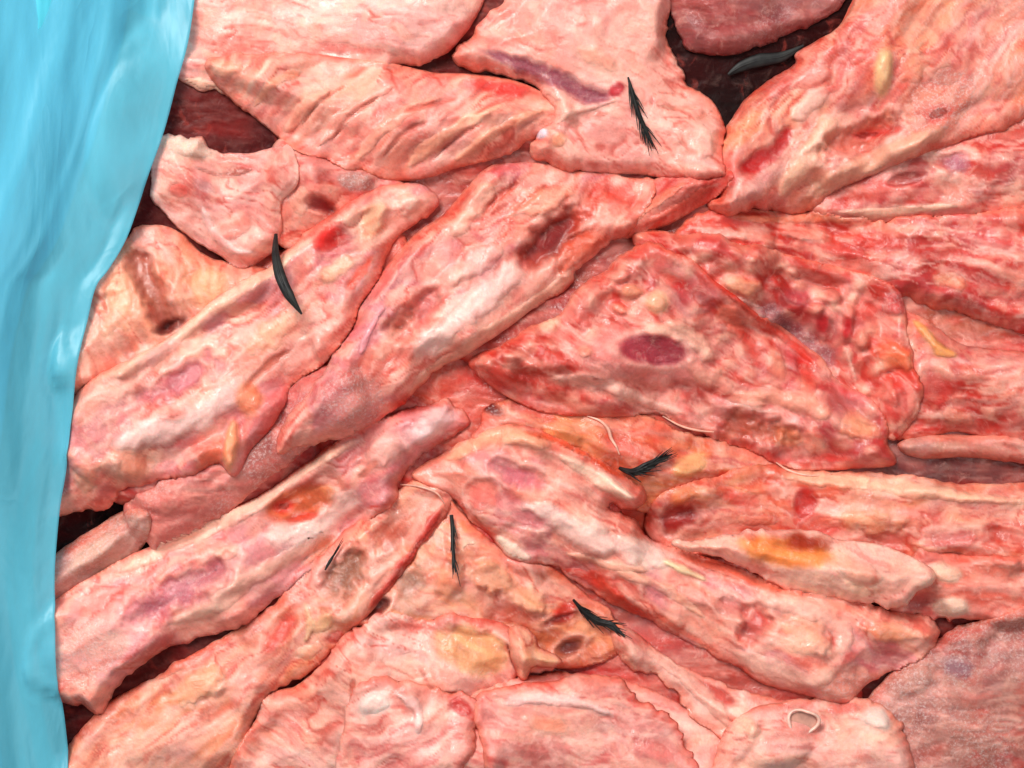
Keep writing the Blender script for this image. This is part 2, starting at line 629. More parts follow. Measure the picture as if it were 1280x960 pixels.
        col = col + (lin(f['col']) * (1 + 0.5 * fibre)[..., None] - col) * (wc * f['k'])[..., None]
        if f['name'] in ('hollow', 'fat_pocket', 'dark_red_pit', 'muscle') and f['t'] == 'E':
            # the cavity has a raised pale lip of bone or membrane
            lip = np.exp(-((rr - 1.12) / 0.20) ** 2) * sm((noise(U / 24, V / 24, seed + q) - 0.25) / 0.4)
            col = col + (lin((250, 208, 190)) - col) * (lip * 0.42)[..., None]
            dz += lip * 1.8
            if f['name'] != 'muscle':
                dz += 0.15 * f['dh'] * sm(w / 0.9)
        fr_ = np.maximum(fr_, wc * f['frost'])
        dz += f['dh'] * (1.2 if f['dh'] < 0 else 0.8 if f['t'] == 'E' else 0.62) * sm(w / (0.8 if f['t'] == 'E' else 1.0))
        if f['t'] == 'E':
            calm *= 1 - 0.65 * sm(w / 0.5)
        ws.append(w)
    col = np.clip(np.power(np.clip(col, 0.001, 1), 1.25) * np.array([1.0, 0.93, 0.99]), 0.004, 0.95)
    crown = (0.30 * (d / dm) - dish * sm((d - 14) / max(10, 0.75 * dm - 14))) * T
    top = edge + (T * 0.62 + crown) * prof + (relief * calm + dz) * np.clip(d / 16, 0, 1)
    thin = np.clip(d / 10, 0, 1)
    top = np.maximum(top, soft + 2 + 9 * thin)
    top = np.where(ins, top, edge)
    low = np.maximum(base - 0.30 * T * prof, soft - 2)
    low = np.where(ins, np.minimum(low, top - 3 * thin - 0.4), edge)
    # vertices: border shared by the upper and the lower skin
    used = dil
    idx = np.full(sh, -1)
    n = used.sum()
    idx[used] = np.arange(n)
    idb = np.full(sh, -1)
    idb[bord] = idx[bord]
    ni = ins.sum()
    idb[ins] = n + np.arange(ni)
    cm = used[:-1, :-1] & used[1:, :-1] & used[:-1, 1:] & used[1:, 1:]
    anyin = ins[:-1, :-1] | ins[1:, :-1] | ins[:-1, 1:] | ins[1:, 1:]
    cm &= anyin
    jj, ii = np.nonzero(cm)
    f1 = np.stack([idx[jj, ii], idx[jj + 1, ii], idx[jj + 1, ii + 1], idx[jj, ii + 1]], 1)
    f2 = np.stack([idb[jj, ii], idb[jj, ii + 1], idb[jj + 1, ii + 1], idb[jj + 1, ii]], 1)
    cu, cv, cz = U[ins].mean(), V[ins].mean(), float(low[ins].min())
    org = W(np.array(cu), np.array(cv), np.array(cz))
    co = np.concatenate([W(U[used], V[used], top[used]), W(U[ins], V[ins], low[ins])]) - org
    cc = np.concatenate([col[used], col[ins]])
    ff = np.concatenate([fr_[used], fr_[ins]])
    o = link('meat_piece', make_mesh('meat_piece', co, np.concatenate([f1, f2]), MEAT_SHADE if fat < 0.09 else MEAT, cc, ff), None, tuple(org))
    o['label'] = label
    o['category'] = 'raw meat'
    o['group'] = VISIBLE_GROUP
    # parts: each traced feature is a body of its own set into the piece
    for f, w in zip(feats, ws):
        if not f['part']:
            continue
        reg = (w > 0.10) & ins & (d > 3)
        cmk = reg[:-1, :-1] & reg[1:, :-1] & reg[:-1, 1:] & reg[1:, 1:]
        if cmk.sum() < 4:
            continue
        us = np.zeros(sh, bool)
        us[:-1, :-1] |= cmk
        us[1:, :-1] |= cmk
        us[:-1, 1:] |= cmk
        us[1:, 1:] |= cmk
        bulge = 1.3 if f['dh'] >= 0 else 0.8
        zt = top - 0.9 + (0.9 + bulge) * sm((w - 0.1) / 0.5)
        idp = np.full(sh, -1)
        m = us.sum()
        idp[us] = np.arange(m)
        jj, ii = np.nonzero(cmk)
        g1 = np.stack([idp[jj, ii], idp[jj + 1, ii], idp[jj + 1, ii + 1], idp[jj, ii + 1]], 1)
        g2 = g1[:, ::-1] + m
        pc = np.concatenate([W(U[us], V[us], zt[us]), W(U[us], V[us], top[us] - 3.5)]) - org
        link(f['name'], make_mesh(f['name'], pc, np.concatenate([g1, g2]), MEAT, np.concatenate([col[us], col[us]]),
                                  np.concatenate([fr_[us], fr_[us]])), o)
    sub = H[j0:j1, i0:i1]
    sub[ins] = np.maximum(sub[ins], top[ins])
    PIECES.append(o)
    return o


def height_at(u, v):
    i = np.clip((np.asarray(u) - U0) / STEP, 0, NU - 2)
    j = np.clip((np.asarray(v) - V0) / STEP, 0, NV - 2)
    i0, j0 = i.astype(int), j.astype(int)
    fi, fj = i - i0, j - j0
    return (H[j0, i0] * (1 - fi) + H[j0, i0 + 1] * fi) * (1 - fj) + (H[j0 + 1, i0] * (1 - fi) + H[j0 + 1, i0 + 1] * fi) * fj


def settle(u, v, off=2.0):
    """a plan point of the photograph, moved to where it stands on the heap"""
    u, v = np.asarray(u, float), np.asarray(v, float)
    uu, vv = u, v
    for _ in range(3):
        z = height_at(uu, vv)
        k = (KCAM - z.mean()) / D
        uu, vv = 640 + (u - 640) * k, 480 + (v - 480) * k
    return uu, vv, height_at(uu, vv) + off

# ------------------------------------------------------------------ the setting: bottom of the lined box
def floor():
    n = 60
    g = np.linspace(-1, 1, n)
    x, y = np.meshgrid(g * 0.42, g * 0.34)
    z = (fbm(x * 40 + 9, y * 40 + 5, 3, 3) - 0.6) * 0.006 - 0.002
    i = np.arange(n * n).reshape(n, n)
    f = np.stack([i[:-1, :-1], i[:-1, 1:], i[1:, 1:], i[1:, :-1]], -1).reshape(-1, 4)
    o = link('box_floor', make_mesh('box_floor', np.stack([x, y, z], -1).reshape(-1, 3), f, FILM_BACK))
    o['kind'] = 'structure'


floor()

# ------------------------------------------------------------------ lower layer, seen down the gaps
LEAN_SHADED = ((92, 34, 34), (112, 46, 44))  # maroon of lean meat, darkened further for the shade in the gaps
GAP_SHADE = ((66, 18, 20), (48, 14, 16))  # near black: the shade of the deep gaps is put into the colour
piece('maroon lean meat darkened for shade, deep in the gap at the top left beside the blue liner',
      [(60, 20), (260, 60), (420, 140), (460, 260), (330, 330), (120, 330), (40, 200)], LEAN_SHADED, T=40, fat=0.03, red=0.2, macro=6)
piece('purple meat darkened for shade, in the hole between the two pale pieces at the top',
      [(460, -60), (660, -80), (760, 20), (740, 160), (600, 200), (460, 120)], LEAN_SHADED, T=30, fat=0.05, red=0.3)
piece('maroon meat darkened almost to black for shade, deep in the gap at the top right',
      [(760, -80), (940, -120), (1120, -60), (1120, 80), (1000, 240), (840, 280), (760, 160)], GAP_SHADE, T=26, fat=0.0, red=0.1, macro=6)
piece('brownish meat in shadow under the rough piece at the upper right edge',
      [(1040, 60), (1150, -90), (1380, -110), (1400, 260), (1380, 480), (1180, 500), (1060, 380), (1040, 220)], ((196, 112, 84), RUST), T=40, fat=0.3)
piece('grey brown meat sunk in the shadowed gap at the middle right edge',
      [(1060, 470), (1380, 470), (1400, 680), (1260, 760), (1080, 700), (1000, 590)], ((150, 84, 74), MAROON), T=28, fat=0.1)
piece('lean meat darkened for shade, in the gap at the lower right edge beside the torn white scraps',
      [(1080, 680), (1400, 690), (1400, 1000), (1180, 1060), (1020, 900), (1000, 780)], LEAN_SHADED, T=28, fat=0.08, red=0.3)
piece('orange red meat deep in the middle of the heap between the crossing pieces',
      [(400, 340), (640, 360), (820, 440), (900, 620), (700, 720), (480, 680), (380, 520)], ((206, 96, 70), RUST), T=44, fat=0.2, red=0.6)
piece('deep red meat glimpsed in the slit between the diagonal pink cut and the triangular cut',
      [(420, 150), (640, 130), (900, 190), (980, 320), (860, 460), (680, 480), (480, 400), (380, 260)], ((150, 52, 44), (176, 78, 62)), T=36, fat=0.2, red=0.4)
piece('red meat darkened to black for shade, in the dark hole at the left edge under the large cut',
      [(-60, 420), (160, 440), (330, 540), (320, 720), (160, 800), (-60, 800)], GAP_SHADE, T=26, fat=0.0, red=0.1)
piece('meat darkened for shade, under the lower left cut, seen in its long shadow gap',
      [(-40, 720), (200, 720), (420, 680), (500, 820), (360, 980), (100, 1080), (-60, 1020)], LEAN_SHADED, T=28, fat=0.04, red=0.3)
piece('reddish meat under the pale torn strips at the bottom of the heap',
      [(420, 680), (700, 660), (1000, 720), (1080, 900), (1000, 1100), (620, 1120), (400, 1000)], ((190, 84, 66), RUST), T=36, fat=0.2, red=0.5)
piece('pale red meat beneath the long left cut, showing only at its edge',
      [(20, 300), (240, 330), (480, 280), (520, 420), (380, 620), (160, 640), (0, 480)], (SALMON, RUST), T=34, fat=0.3)

# ------------------------------------------------------------------ second layer
piece('dim purplish pink piece at the top edge, deep beside the top right cut',
      [(830, -110), (960, -130), (1080, -90), (1060, 0), (1010, 30), (960, 50), (916, 66), (880, 64), (846, 40)], ((146, 78, 76), (166, 98, 92)), T=30, fat=.12, red=.3, frost=.3, seed=904)
piece('pale pink strip along the top edge beside the blue liner, half under the striped slab',
      [(200, -40), (400, -60), (600, -30), (560, 66), (480, 92), (360, 130), (284, 116), (226, 100), (208, 60)], (PALE, PINK), T=36, rag=3, fat=0.6,
      red=0.15, ang=10, feats=[
          E('blood_patch', 440, 62, 60, 9, 4, (196, 84, 74), -2, k=.6),
          R('fat_edge', [(226, 98), (262, 108), (300, 118)], 9, CREAM, 3)])
piece('pink piece of meat seen hazily through the clear edge of the blue liner',
      [(120, 10), (200, 30), (206, 90), (192, 150), (178, 210), (160, 270), (124, 316), (80, 320), (50, 220), (60, 90)], (PINK, PALE), T=40, fat=.5, red=.2, ang=70)
piece('yellowish fatty piece at the left with a dark crease down its middle',
      [(96, 350), (130, 310), (170, 280), (215, 285), (260, 320), (320, 330), (350, 350), (300, 400), (220, 450), (150, 480), (70, 490), (60, 420)],
      ((222, 156, 134), YELLOW), T=38, fat=0.4, red=0.2, ang=60, feats=[
          R('crease', [(160, 300), (180, 345), (200, 385), (205, 425)], 26, (176, 96, 78), -15, k=.7),
          E('fat_lump', 262, 362, 42, 34, -30, (238, 188, 140), 7, k=.6),
          E('fat_lump', 150, 385, 24, 46, 10, (240, 186, 150), 6, k=.6),
          E('blood_spot', 212, 408, 22, 9, -25, (120, 36, 34), -6, k=.8)])
piece('small pink scrap behind the rough edged piece at the upper left, with a red pit',
      [(345, 175), (400, 190), (470, 212), (520, 240), (470, 268), (410, 310), (355, 310), (325, 260)], (PINK, SALMON), T=30, red=0.5, ang=-20, feats=[
          E('dark_red_pit', 402, 258, 22, 11, 25, (150, 40, 46), -8, k=.85, hard=.1, jit=.5),
          E('frosted_patch', 446, 226, 26, 14, 15, GREY, 1, k=.6, frost=.9),
          E('fat_lump', 372, 252, 16, 20, 0, CREAM, 4, k=.5)])
piece('rough edged pale piece at the upper left with a torn frosted top and white rim',
      [(192, 192), (205, 166), (228, 168), (248, 172), (262, 190), (308, 190), (358, 178), (372, 205), (374, 230), (352, 254), (350, 290), (336, 316),
       (298, 334), (263, 314), (229, 292), (200, 262), (184, 240)], ((240, 172, 152), PALE), T=36, rag=5, fat=0.5, red=0.3, ang=20, rim=(WHITE, 16, .8), feats=[
          E('frosted_fringe', 232, 184, 38, 15, 12, (232, 206, 184), 4, k=.8, frost=1),
          E('bruise', 254, 232, 20, 11, 20, (168, 118, 116), -3, k=.7),
          E('blood_spot', 224, 238, 17, 11, 0, (222, 92, 80), 0, k=.6),
          R('skin_fold', [(250, 250), (262, 285), (292, 312), (330, 318)], 9, WHITE, 4, k=.6),
          R('torn_slit', [(240, 208), (280, 218), (320, 208)], 5, (170, 92, 76), -5, k=.6),
          E('red_patch', 290, 284, 36, 15, -20, (232, 118, 100), 1, k=.5)])
piece('red scrap with a purple patch squeezed under the top right piece at the right edge',
      [(1010, 225), (1100, 190), (1200, 140), (1340, 120), (1340, 290), (1210, 278), (1120, 280), (1020, 276)], (SALMON, RUST), T=34, rag=4, lump=.4, red=.4, feats=[
          E('muscle', 1192, 206, 24, 17, 0, (176, 104, 122), -2, k=.85, frost=.4),
          E('blood_spot', 1130, 225, 28, 9, -10, DEEP, -5, k=.6),
          R('fat_edge', [(1040, 262), (1090, 266), (1140, 262), (1210, 256)], 8, CREAM, 3)])
piece('long red marbled piece running to the right edge below the top right piece',
      [(852, 282), (880, 264), (940, 264), (1010, 260), (1080, 272), (1140, 268), (1215, 268), (1345, 262), (1345, 420), (1215, 394), (1148, 380), (1110, 372),
       (1000, 350), (900, 330), (840, 310)], (RUST, (218, 90, 70)), T=38, rag=4, lump=.45, fat=.5, red=.7, ang=8, feats=[
          R('fat_edge', [(905, 268), (960, 274), (1020, 270), (1080, 278)], 9, (238, 160, 124), 4, k=.6),
          E('fat_lump', 905, 292, 34, 11, 8, PALE, 4, k=.6),
          E('fat_lump', 1190, 352, 30, 14, 15, (232, 170, 130), 4, k=.6),
          E('blood_patch', 1050, 310, 40, 13, 15, RED, -2, k=.7),
          E('blood_patch', 1178, 318, 30, 10, -10, RED, -2, k=.7),
          E('fat_lump', 1010, 292, 38, 10, 6, (240, 160, 136), 3, k=.5),
          E('fat_lump', 1110, 340, 22, 12, 20, PALE, 3, k=.5)])
piece('orange edged red piece at the right edge below the marbled one, with a yellow sinew',
      [(1120, 384), (1148, 392), (1180, 412), (1215, 432), (1345, 460), (1345, 590), (1215, 544), (1165, 546), (1110, 545), (1090, 470)], (RUST, SALMON), T=32, rag=4,
      lump=.5, red=.6, fat=.5, feats=[
          R('sinew', [(1140, 396), (1160, 418), (1176, 438), (1200, 445)], 9, (240, 176, 112), 5),
          E('fat_lump', 1196, 520, 26, 13, 8, (240, 168, 140), 4, k=.6),
          E('blood_patch', 1168, 486, 26, 26, 0, RED, -2, k=.55)])
piece('lumpy red piece with round fat blobs behind the big triangular cut on the right',
      [(790, 290), (860, 292), (960, 310), (1060, 335), (1118, 358), (1134, 384), (1136, 420), (1150, 462), (1150, 510), (1120, 552), (1085, 520), (1040, 480),
       (980, 430), (900, 390), (820, 340)], ((196, 66, 56), (216, 96, 82)), T=40, rag=4, lump=1.0, fat=.4, red=.6, ang=35, feats=[
          R('membrane', [(940, 384), (978, 400), (1020, 432), (1052, 464)], 20, (172, 108, 112), -2, k=.8, frost=.6),
          E('fat_lump', 929, 358, 26, 12, 12, (244, 178, 140), 7),
          E('fat_lump', 1023, 387, 16, 10, -10, (248, 188, 164), 7),
          E('fat_lump', 1039, 369, 18, 10, 20, (238, 158, 134), 6, k=.7),
          E('fat_lump', 1062, 392, 14, 12, 60, (240, 160, 138), 5, k=.7),
          E('fat_lump', 1118, 446, 30, 23, 10, (238, 150, 104), 8, k=.8),
          E('fat_lump', 1078, 426, 12, 15, 0, (238, 164, 138), 5, k=.7),
          E('blood_patch', 1032, 404, 12, 18, 0, (196, 44, 50), -4),
          E('blood_patch', 1060, 412, 8, 20, 10, (196, 44, 50), -3),
          E('bruise', 998, 372, 22, 14, 10, (196, 90, 96), -3, k=.7),
          E('torn_knob', 1120, 380, 20, 18, 0, (220, 112, 110), 7, k=.6, frost=.5),
          R('sinew', [(1058, 430), (1066, 452), (1076, 482)], 4, (248, 190, 170), 3),
          R('sinew', [(1150, 514), (1185, 510), (1215, 503)], 5, (244, 170, 150), 3),
          R('fibre', [(880, 360), (920, 372), (960, 388)], 4, PALE, 2, k=.6)])
piece('pale grey scrap in the shadowed gap at the right edge under the lumpy red pieces',
      [(1124, 556), (1160, 546), (1215, 544), (1340, 548), (1340, 580), (1215, 572), (1150, 572)], ((206, 150, 130), GREY), T=22, er=16, fat=.3, red=.1, sig=25)
piece('frosted maroon piece tucked between the two long left cuts',
      [(150, 640), (210, 590), (300, 560), (338, 510), (380, 470), (440, 450), (460, 520), (380, 560), (320, 610), (240, 670), (190, 690)],
      ((190, 104, 100), (214, 136, 124)), T=34, fat=.2, red=.2, frost=.9, feats=[
          E('dark_stain', 318, 560, 22, 34, 30, (120, 52, 50), -6, k=.6),
          E('frosted_patch', 390, 510, 40, 26, -20, (214, 150, 146), 0, k=.5, frost=1)])
piece('orange yellow fatty piece lying under the big triangular cut, with a pale curled thread',
      [(596, 520), (640, 496), (720, 505), (800, 515), (870, 540), (950, 565), (1000, 590), (920, 620), (850, 640), (800, 640), (740, 600), (660, 560), (590, 560)],
      ((226, 126, 92), (230, 150, 104)), T=36, fat=.4, red=.45, ang=15, feats=[
          E('fat_lump', 700, 548, 26, 18, 0, (226, 160, 104), 5, k=.6),
          E('fat_lump', 640, 526, 30, 10, 25, (228, 158, 140), 4, k=.6),
          E('fat_lump', 850, 558, 24, 11, 10, (242, 160, 120), 5, k=.6),
          E('blood_patch', 780, 560, 34, 18, 30, (206, 60, 46), -3, k=.5),
          E('red_hole', 608, 506, 30, 11, 30, (104, 24, 24), -14, k=.9, hard=.2),  # dark gap between the pieces, its shade put into the colour
          E('red_hole', 790, 650, 30, 14, 10, (140, 26, 20), -14, k=.95, hard=.2),
          E('blood_patch', 670, 516, 46, 9, 16, (190, 60, 50), -3, k=.7),
          E('torn_fringe', 864, 582, 28, 15, -25, (250, 196, 140), 6, k=.7)])
piece('grey frosted stub in the dark hole at the left edge between the long left cuts',
      [(40, 720), (70, 690), (110, 664), (150, 640), (188, 640), (184, 672), (150, 712), (100, 740), (60, 760), (30, 760)], ((206, 162, 140), GREY), T=34, er=22,
      fat=.3, red=.05, frost=.7, ang=-30, feats=[E('frosted_patch', 120, 690, 44, 14, -35, (224, 190, 170), 2, k=.6, frost=1)])
piece('long red piece with a cream bone rail along its top at the lower right edge',
      [(806, 660), (820, 622), (850, 606), (890, 596), (930, 586), (978, 582), (1040, 588), (1118, 596), (1212, 604), (1345, 615), (1345, 720), (1212, 700), (1157, 700),
       (1060, 700), (960, 700), (880, 700), (830, 690)], ((224, 118, 88), (232, 160, 122)), T=42, er=30, rag=3, fat=.5, red=.5, ang=4, dish=.15, feats=[
          R('bone_rail', [(960, 596), (1020, 598), (1090, 604), (1160, 614), (1212, 622), (1320, 630)], 13, (248, 192, 150), 7, k=.8),
          E('blood_spot', 1008, 630, 16, 25, 28, (198, 44, 34), -5, k=.9),
          E('muscle', 1190, 672, 34, 16, 0, (208, 124, 118), -3, k=.8),
          E('blood_patch', 846, 650, 40, 20, -10, (168, 30, 22), -5, k=.95),
          E('blood_patch', 924, 622, 40, 14, 15, (216, 66, 50), -2, k=.6),
          E('fat_lump', 1090, 652, 60, 18, 6, (240, 180, 132), 4, k=.6),
          E('fat_lump', 856, 618, 26, 12, -25, (244, 160, 96), 6, k=.7),
          E('fat_lump', 950, 650, 30, 9, 0, (240, 166, 140), 3, k=.5)])
piece('torn white edged scrap at the right edge above the grey brown piece',
      [(1130, 712), (1160, 700), (1212, 696), (1340, 700), (1340, 790), (1212, 778), (1190, 783), (1172, 774), (1136, 770), (1110, 750)],
      ((220, 128, 110), SALMON), T=30, er=20, rag=6, fat=.5, red=.3, feats=[
          E('torn_knob', 1192, 760, 24, 15, 0, (246, 216, 190), 6, k=.8, frost=.7),
          E('torn_knob', 1182, 716, 24, 14, 15, (250, 212, 184), 6, k=.8, frost=.5),
          E('blood_patch', 1150, 752, 24, 12, -20, (188, 74, 70), -4, k=.6)])
piece('grey brown frosted piece in the bottom right corner',
      [(1110, 850), (1150, 812), (1180, 796), (1215, 782), (1345, 770), (1345, 1060), (1100, 1060), (1060, 960), (1080, 890)], ((164, 106, 94), (186, 130, 114)), T=42,
      fat=.3, red=.15, frost=.8, feats=[
          E('bruise', 1196, 832, 26, 16, 10, (160, 130, 140), -2, k=.6, frost=.6),
          E('frosted_patch', 1140, 850, 40, 20, -30, (196, 150, 132), 0, k=.5, frost=1),
          E('red_stain', 1180, 800, 40, 12, -15, (206, 118, 104), 0, k=.5)])
piece('yellowish lumpy piece in the middle of the lower half, under the forked cut',
      [(440, 780), (480, 730), (510, 670), (548, 620), (585, 650), (630, 690), (690, 712), (740, 750), (790, 800), (760, 830), (690, 840), (600, 800), (520, 790)],
      ((232, 160, 116), (240, 178, 142)), T=40, lump=.4, fat=.5, red=.35, ang=25, feats=[
          E('bruise', 512, 728, 26, 22, -50, (172, 134, 112), -5, k=.75),
          E('fat_lump', 610, 720, 36, 20, 25, (246, 190, 150), 6, k=.6),
          E('fat_lump', 560, 725, 18, 32, 20, (240, 150, 104), 5, k=.6),
          E('fat_lump', 660, 750, 34, 16, 20, (248, 196, 150), 5, k=.6),
          E('dark_red_pit', 712, 812, 22, 13, -30, (126, 36, 30), -16, k=.9, hard=.2),  # sunken hole below the fan flap, coloured a darker red brown
          E('dark_red_pit', 700, 776, 30, 8, -15, (150, 40, 34), -8, k=.85, hard=.2),
          E('blood_spot', 706, 766, 22, 11, -25, (214, 62, 48), -3, k=.8),
          E('dark_red_pit', 470, 762, 26, 10, -35, (110, 30, 30), -12, k=.85),
          R('sinew', [(576, 692), (582, 680), (598, 678)], 5, (250, 206, 180), 4)])
piece('broad orange tinted cut at the lower left with a grey brown hollow',
      [(60, 1000), (110, 900), (170, 860), (240, 818), (300, 788), (340, 756), (390, 700), (440, 655), (500, 610), (548, 600), (566, 622), (552, 655), (520, 695), (484, 742),
       (445, 785), (404, 827), (360, 855), (336, 870), (312, 906), (300, 1000)], ((244, 178, 150), (238, 166, 128)), T=40, rag=3, fat=.5, red=.3, ang=-40, dish=.18, feats=[
          E('hollow', 430, 724, 44, 24, -55, (160, 110, 84), -12, k=.9, frost=.3),
          E('hollow', 490, 660, 40, 16, -50, (196, 112, 90), -6, k=.7),
          R('red_edge', [(556, 628), (530, 672), (492, 724), (452, 772)], 12, (206, 60, 48), 6, k=.85),
          E('muscle', 352, 788, 14, 42, 30, (218, 96, 80), -4, k=.85),
          E('fat_lump', 405, 778, 18, 12, -30, (248, 204, 160), 6),
          E('fat_lump', 386, 814, 20, 12, -25, (248, 196, 166), 6),
          E('blood_spot', 420, 796, 16, 9, -30, (196, 50, 40), -3, k=.8),
          E('fat_lump', 245, 860, 50, 22, -25, (242, 184, 132), 6, k=.6),
          R('sinew', [(380, 752), (388, 780), (380, 806)], 6, (240, 200, 160), 4, k=.7),
          R('red_edge', [(180, 858), (240, 822), (300, 792)], 8, (224, 110, 84), 2, k=.6)])
piece('pale broad skin piece at the bottom edge left of centre, with a yellow pimpled patch',
      [(318, 900), (336, 868), (372, 858), (408, 826), (440, 790), (480, 768), (520, 770), (548, 776), (600, 774), (640, 786), (664, 806), (702, 828), (690, 842), (650, 848), (640, 880),
       (600, 1000), (300, 1000)], (PALE, (246, 178, 152)), T=40, rag=4, fat=.5, red=.3, ang=30, feats=[
          E('skin_patch', 592, 812, 54, 30, 22, (236, 176, 120), 4, k=.8),
          E('skin_flap', 658, 812, 16, 30, -20, (250, 204, 160), 8, k=.8),
          R('red_edge', [(632, 800), (642, 828), (652, 846)], 4, (178, 74, 52), -5, k=.8),
          E('blood_spot', 575, 878, 24, 13, 25, (206, 62, 56), -4, k=.8),
          E('fat_lump', 470, 870, 26, 18, -20, (252, 222, 206), 6, k=.7),
          R('red_edge', [(444, 842), (442, 870), (452, 900)], 6, (226, 104, 80), -4, k=.7),
          E('pink_patch', 508, 782, 30, 12, 5, (232, 128, 112), 2, k=.6),
          E('fat_lump', 510, 830, 40, 18, 20, (252, 208, 184), 5, k=.5)])
piece('broad smooth pale pink piece along the bottom edge in the middle',
      [(470, 930), (520, 890), (590, 868), (650, 850), (704, 842), (770, 848), (830, 872), (880, 902), (920, 940), (940, 1010), (460, 1010)], ((250, 190, 168), PALE), T=38, rag=3,
      fat=.5, red=.2, ang=10, feats=[
          E('red_stain', 600, 905, 20, 8, 0, (222, 96, 84), -2, k=.7),
          R('wrinkle', [(660, 866), (720, 880), (770, 904)], 6, (232, 132, 104), -4, k=.5),
          E('fat_lump', 760, 884, 50, 18, 15, (252, 208, 184), 5, k=.5)])
piece('small crumpled pale scrap with a white knob at the bottom edge',
      [(430, 900), (444, 868), (470, 850), (510, 852), (548, 866), (580, 862), (604, 878), (596, 906), (580, 950), (560, 1010), (480, 1020), (420, 980)], ((250, 196, 178), PALE), T=17, er=16,
      rag=5, fat=.5, red=.4, ang=-20, seed=911, feats=[
          E('torn_knob', 468, 880, 22, 16, -20, (252, 226, 212), 7, k=.9),
          E('blood_spot', 576, 884, 20, 11, 30, (200, 54, 48), -3, k=.9),
          R('skin_fold', [(490, 862), (520, 884), (524, 920)], 9, WHITE, 5, k=.7)])
piece('fan shaped yellowish skin flap standing over the dark red hole, below the middle',
      [(634, 788), (652, 784), (668, 796), (676, 812), (696, 820), (704, 830), (688, 838), (668, 836), (656, 852), (646, 846), (638, 820)], ((250, 204, 160), (246, 186, 148)), T=26, er=12,
      rag=3, fat=.4, red=.2, ang=70, rim=(RUST, 6, .8), seed=922)
piece('crumpled pink fold with a torn upper edge, right of the white knob',
      [(596, 874), (630, 858), (680, 852), (730, 846), (776, 856), (812, 880), (850, 920), (860, 1010), (640, 1010), (604, 930)], ((250, 198, 180), (248, 180, 160)), T=17, er=18, rag=6,
      fat=.6, red=.35, ang=15, seed=933, feats=[
          R('skin_fold', [(620, 880), (670, 872), (730, 880), (770, 896)], 10, WHITE, 5, k=.7),
          E('orange_patch', 690, 905, 36, 12, 10, (244, 160, 126), -2, k=.7)])
piece('narrow pale strips of torn skin below the forked cut at the bottom right',
      [(764, 792), (790, 790), (830, 818), (880, 846), (930, 868), (990, 880), (1030, 900), (1010, 950), (940, 960), (900, 920), (860, 890), (820, 850), (780, 830)],
      (PALE, (250, 196, 172)), T=30, er=22, rag=4, fat=.6, red=.2, ang=35, feats=[
          E('red_hole', 892, 868, 40, 11, 24, (200, 80, 66), -8, k=.85),
          R('skin_strip', [(800, 806), (850, 842), (890, 880), (920, 920)], 12, (252, 204, 184), 6, k=.7),
          R('skin_strip', [(770, 812), (800, 850), (850, 900)], 10, (250, 196, 170), 5, k=.6)])
piece('whitish gristle scrap at the bottom right edge around the pale ring',
      [(900, 930), (940, 890), (1000, 876), (1050, 872), (1100, 880), (1128, 900), (1140, 940), (1120, 1020), (900, 1020)], ((244, 190, 168), CREAM), T=32, rag=5, fat=.6, red=.3, frost=.3,
      feats=[E('torn_knob', 1096, 898, 22, 15, 10, (246, 222, 206), 7, frost=.7),
             E('red_stain', 1056, 886, 26, 9, 0, (216, 100, 88), -2, k=.7),
             E('fat_lump', 930, 905, 24, 15, 30, (252, 214, 184), 6, k=.7)])
piece('pimpled skin piece with an orange brown spot on its upper edge at the lower right',
      [(842, 680), (882, 673), (924, 667), (970, 662), (1020, 666), (1052, 676), (1100, 682), (1136, 695), (1168, 714), (1167, 732), (1150, 742), (1142, 753), (1128, 763), (1110, 764),
       (1068, 754), (1020, 745), (974, 736), (926, 708), (880, 694)], ((252, 206, 178), (250, 190, 166)), T=34, er=24, rag=3, fat=.4, red=.1, ang=15, lift=30, sig=60, rim=(PALE, 10, .6), feats=[
          E('orange_stain', 985, 690, 66, 20, 8, (236, 142, 44), 0, k=.8, part=False),
          E('brown_spot', 1008, 678, 46, 16, 4, (164, 56, 6), 1, k=.97, hard=.1, jit=.3),
          E('fat_lump', 1070, 715, 44, 18, 18, (248, 166, 140), 4, k=.5),
          R('torn_fringe', [(1150, 712), (1164, 724), (1148, 742), (1124, 762)], 9, (250, 206, 184), 4, k=.6)])

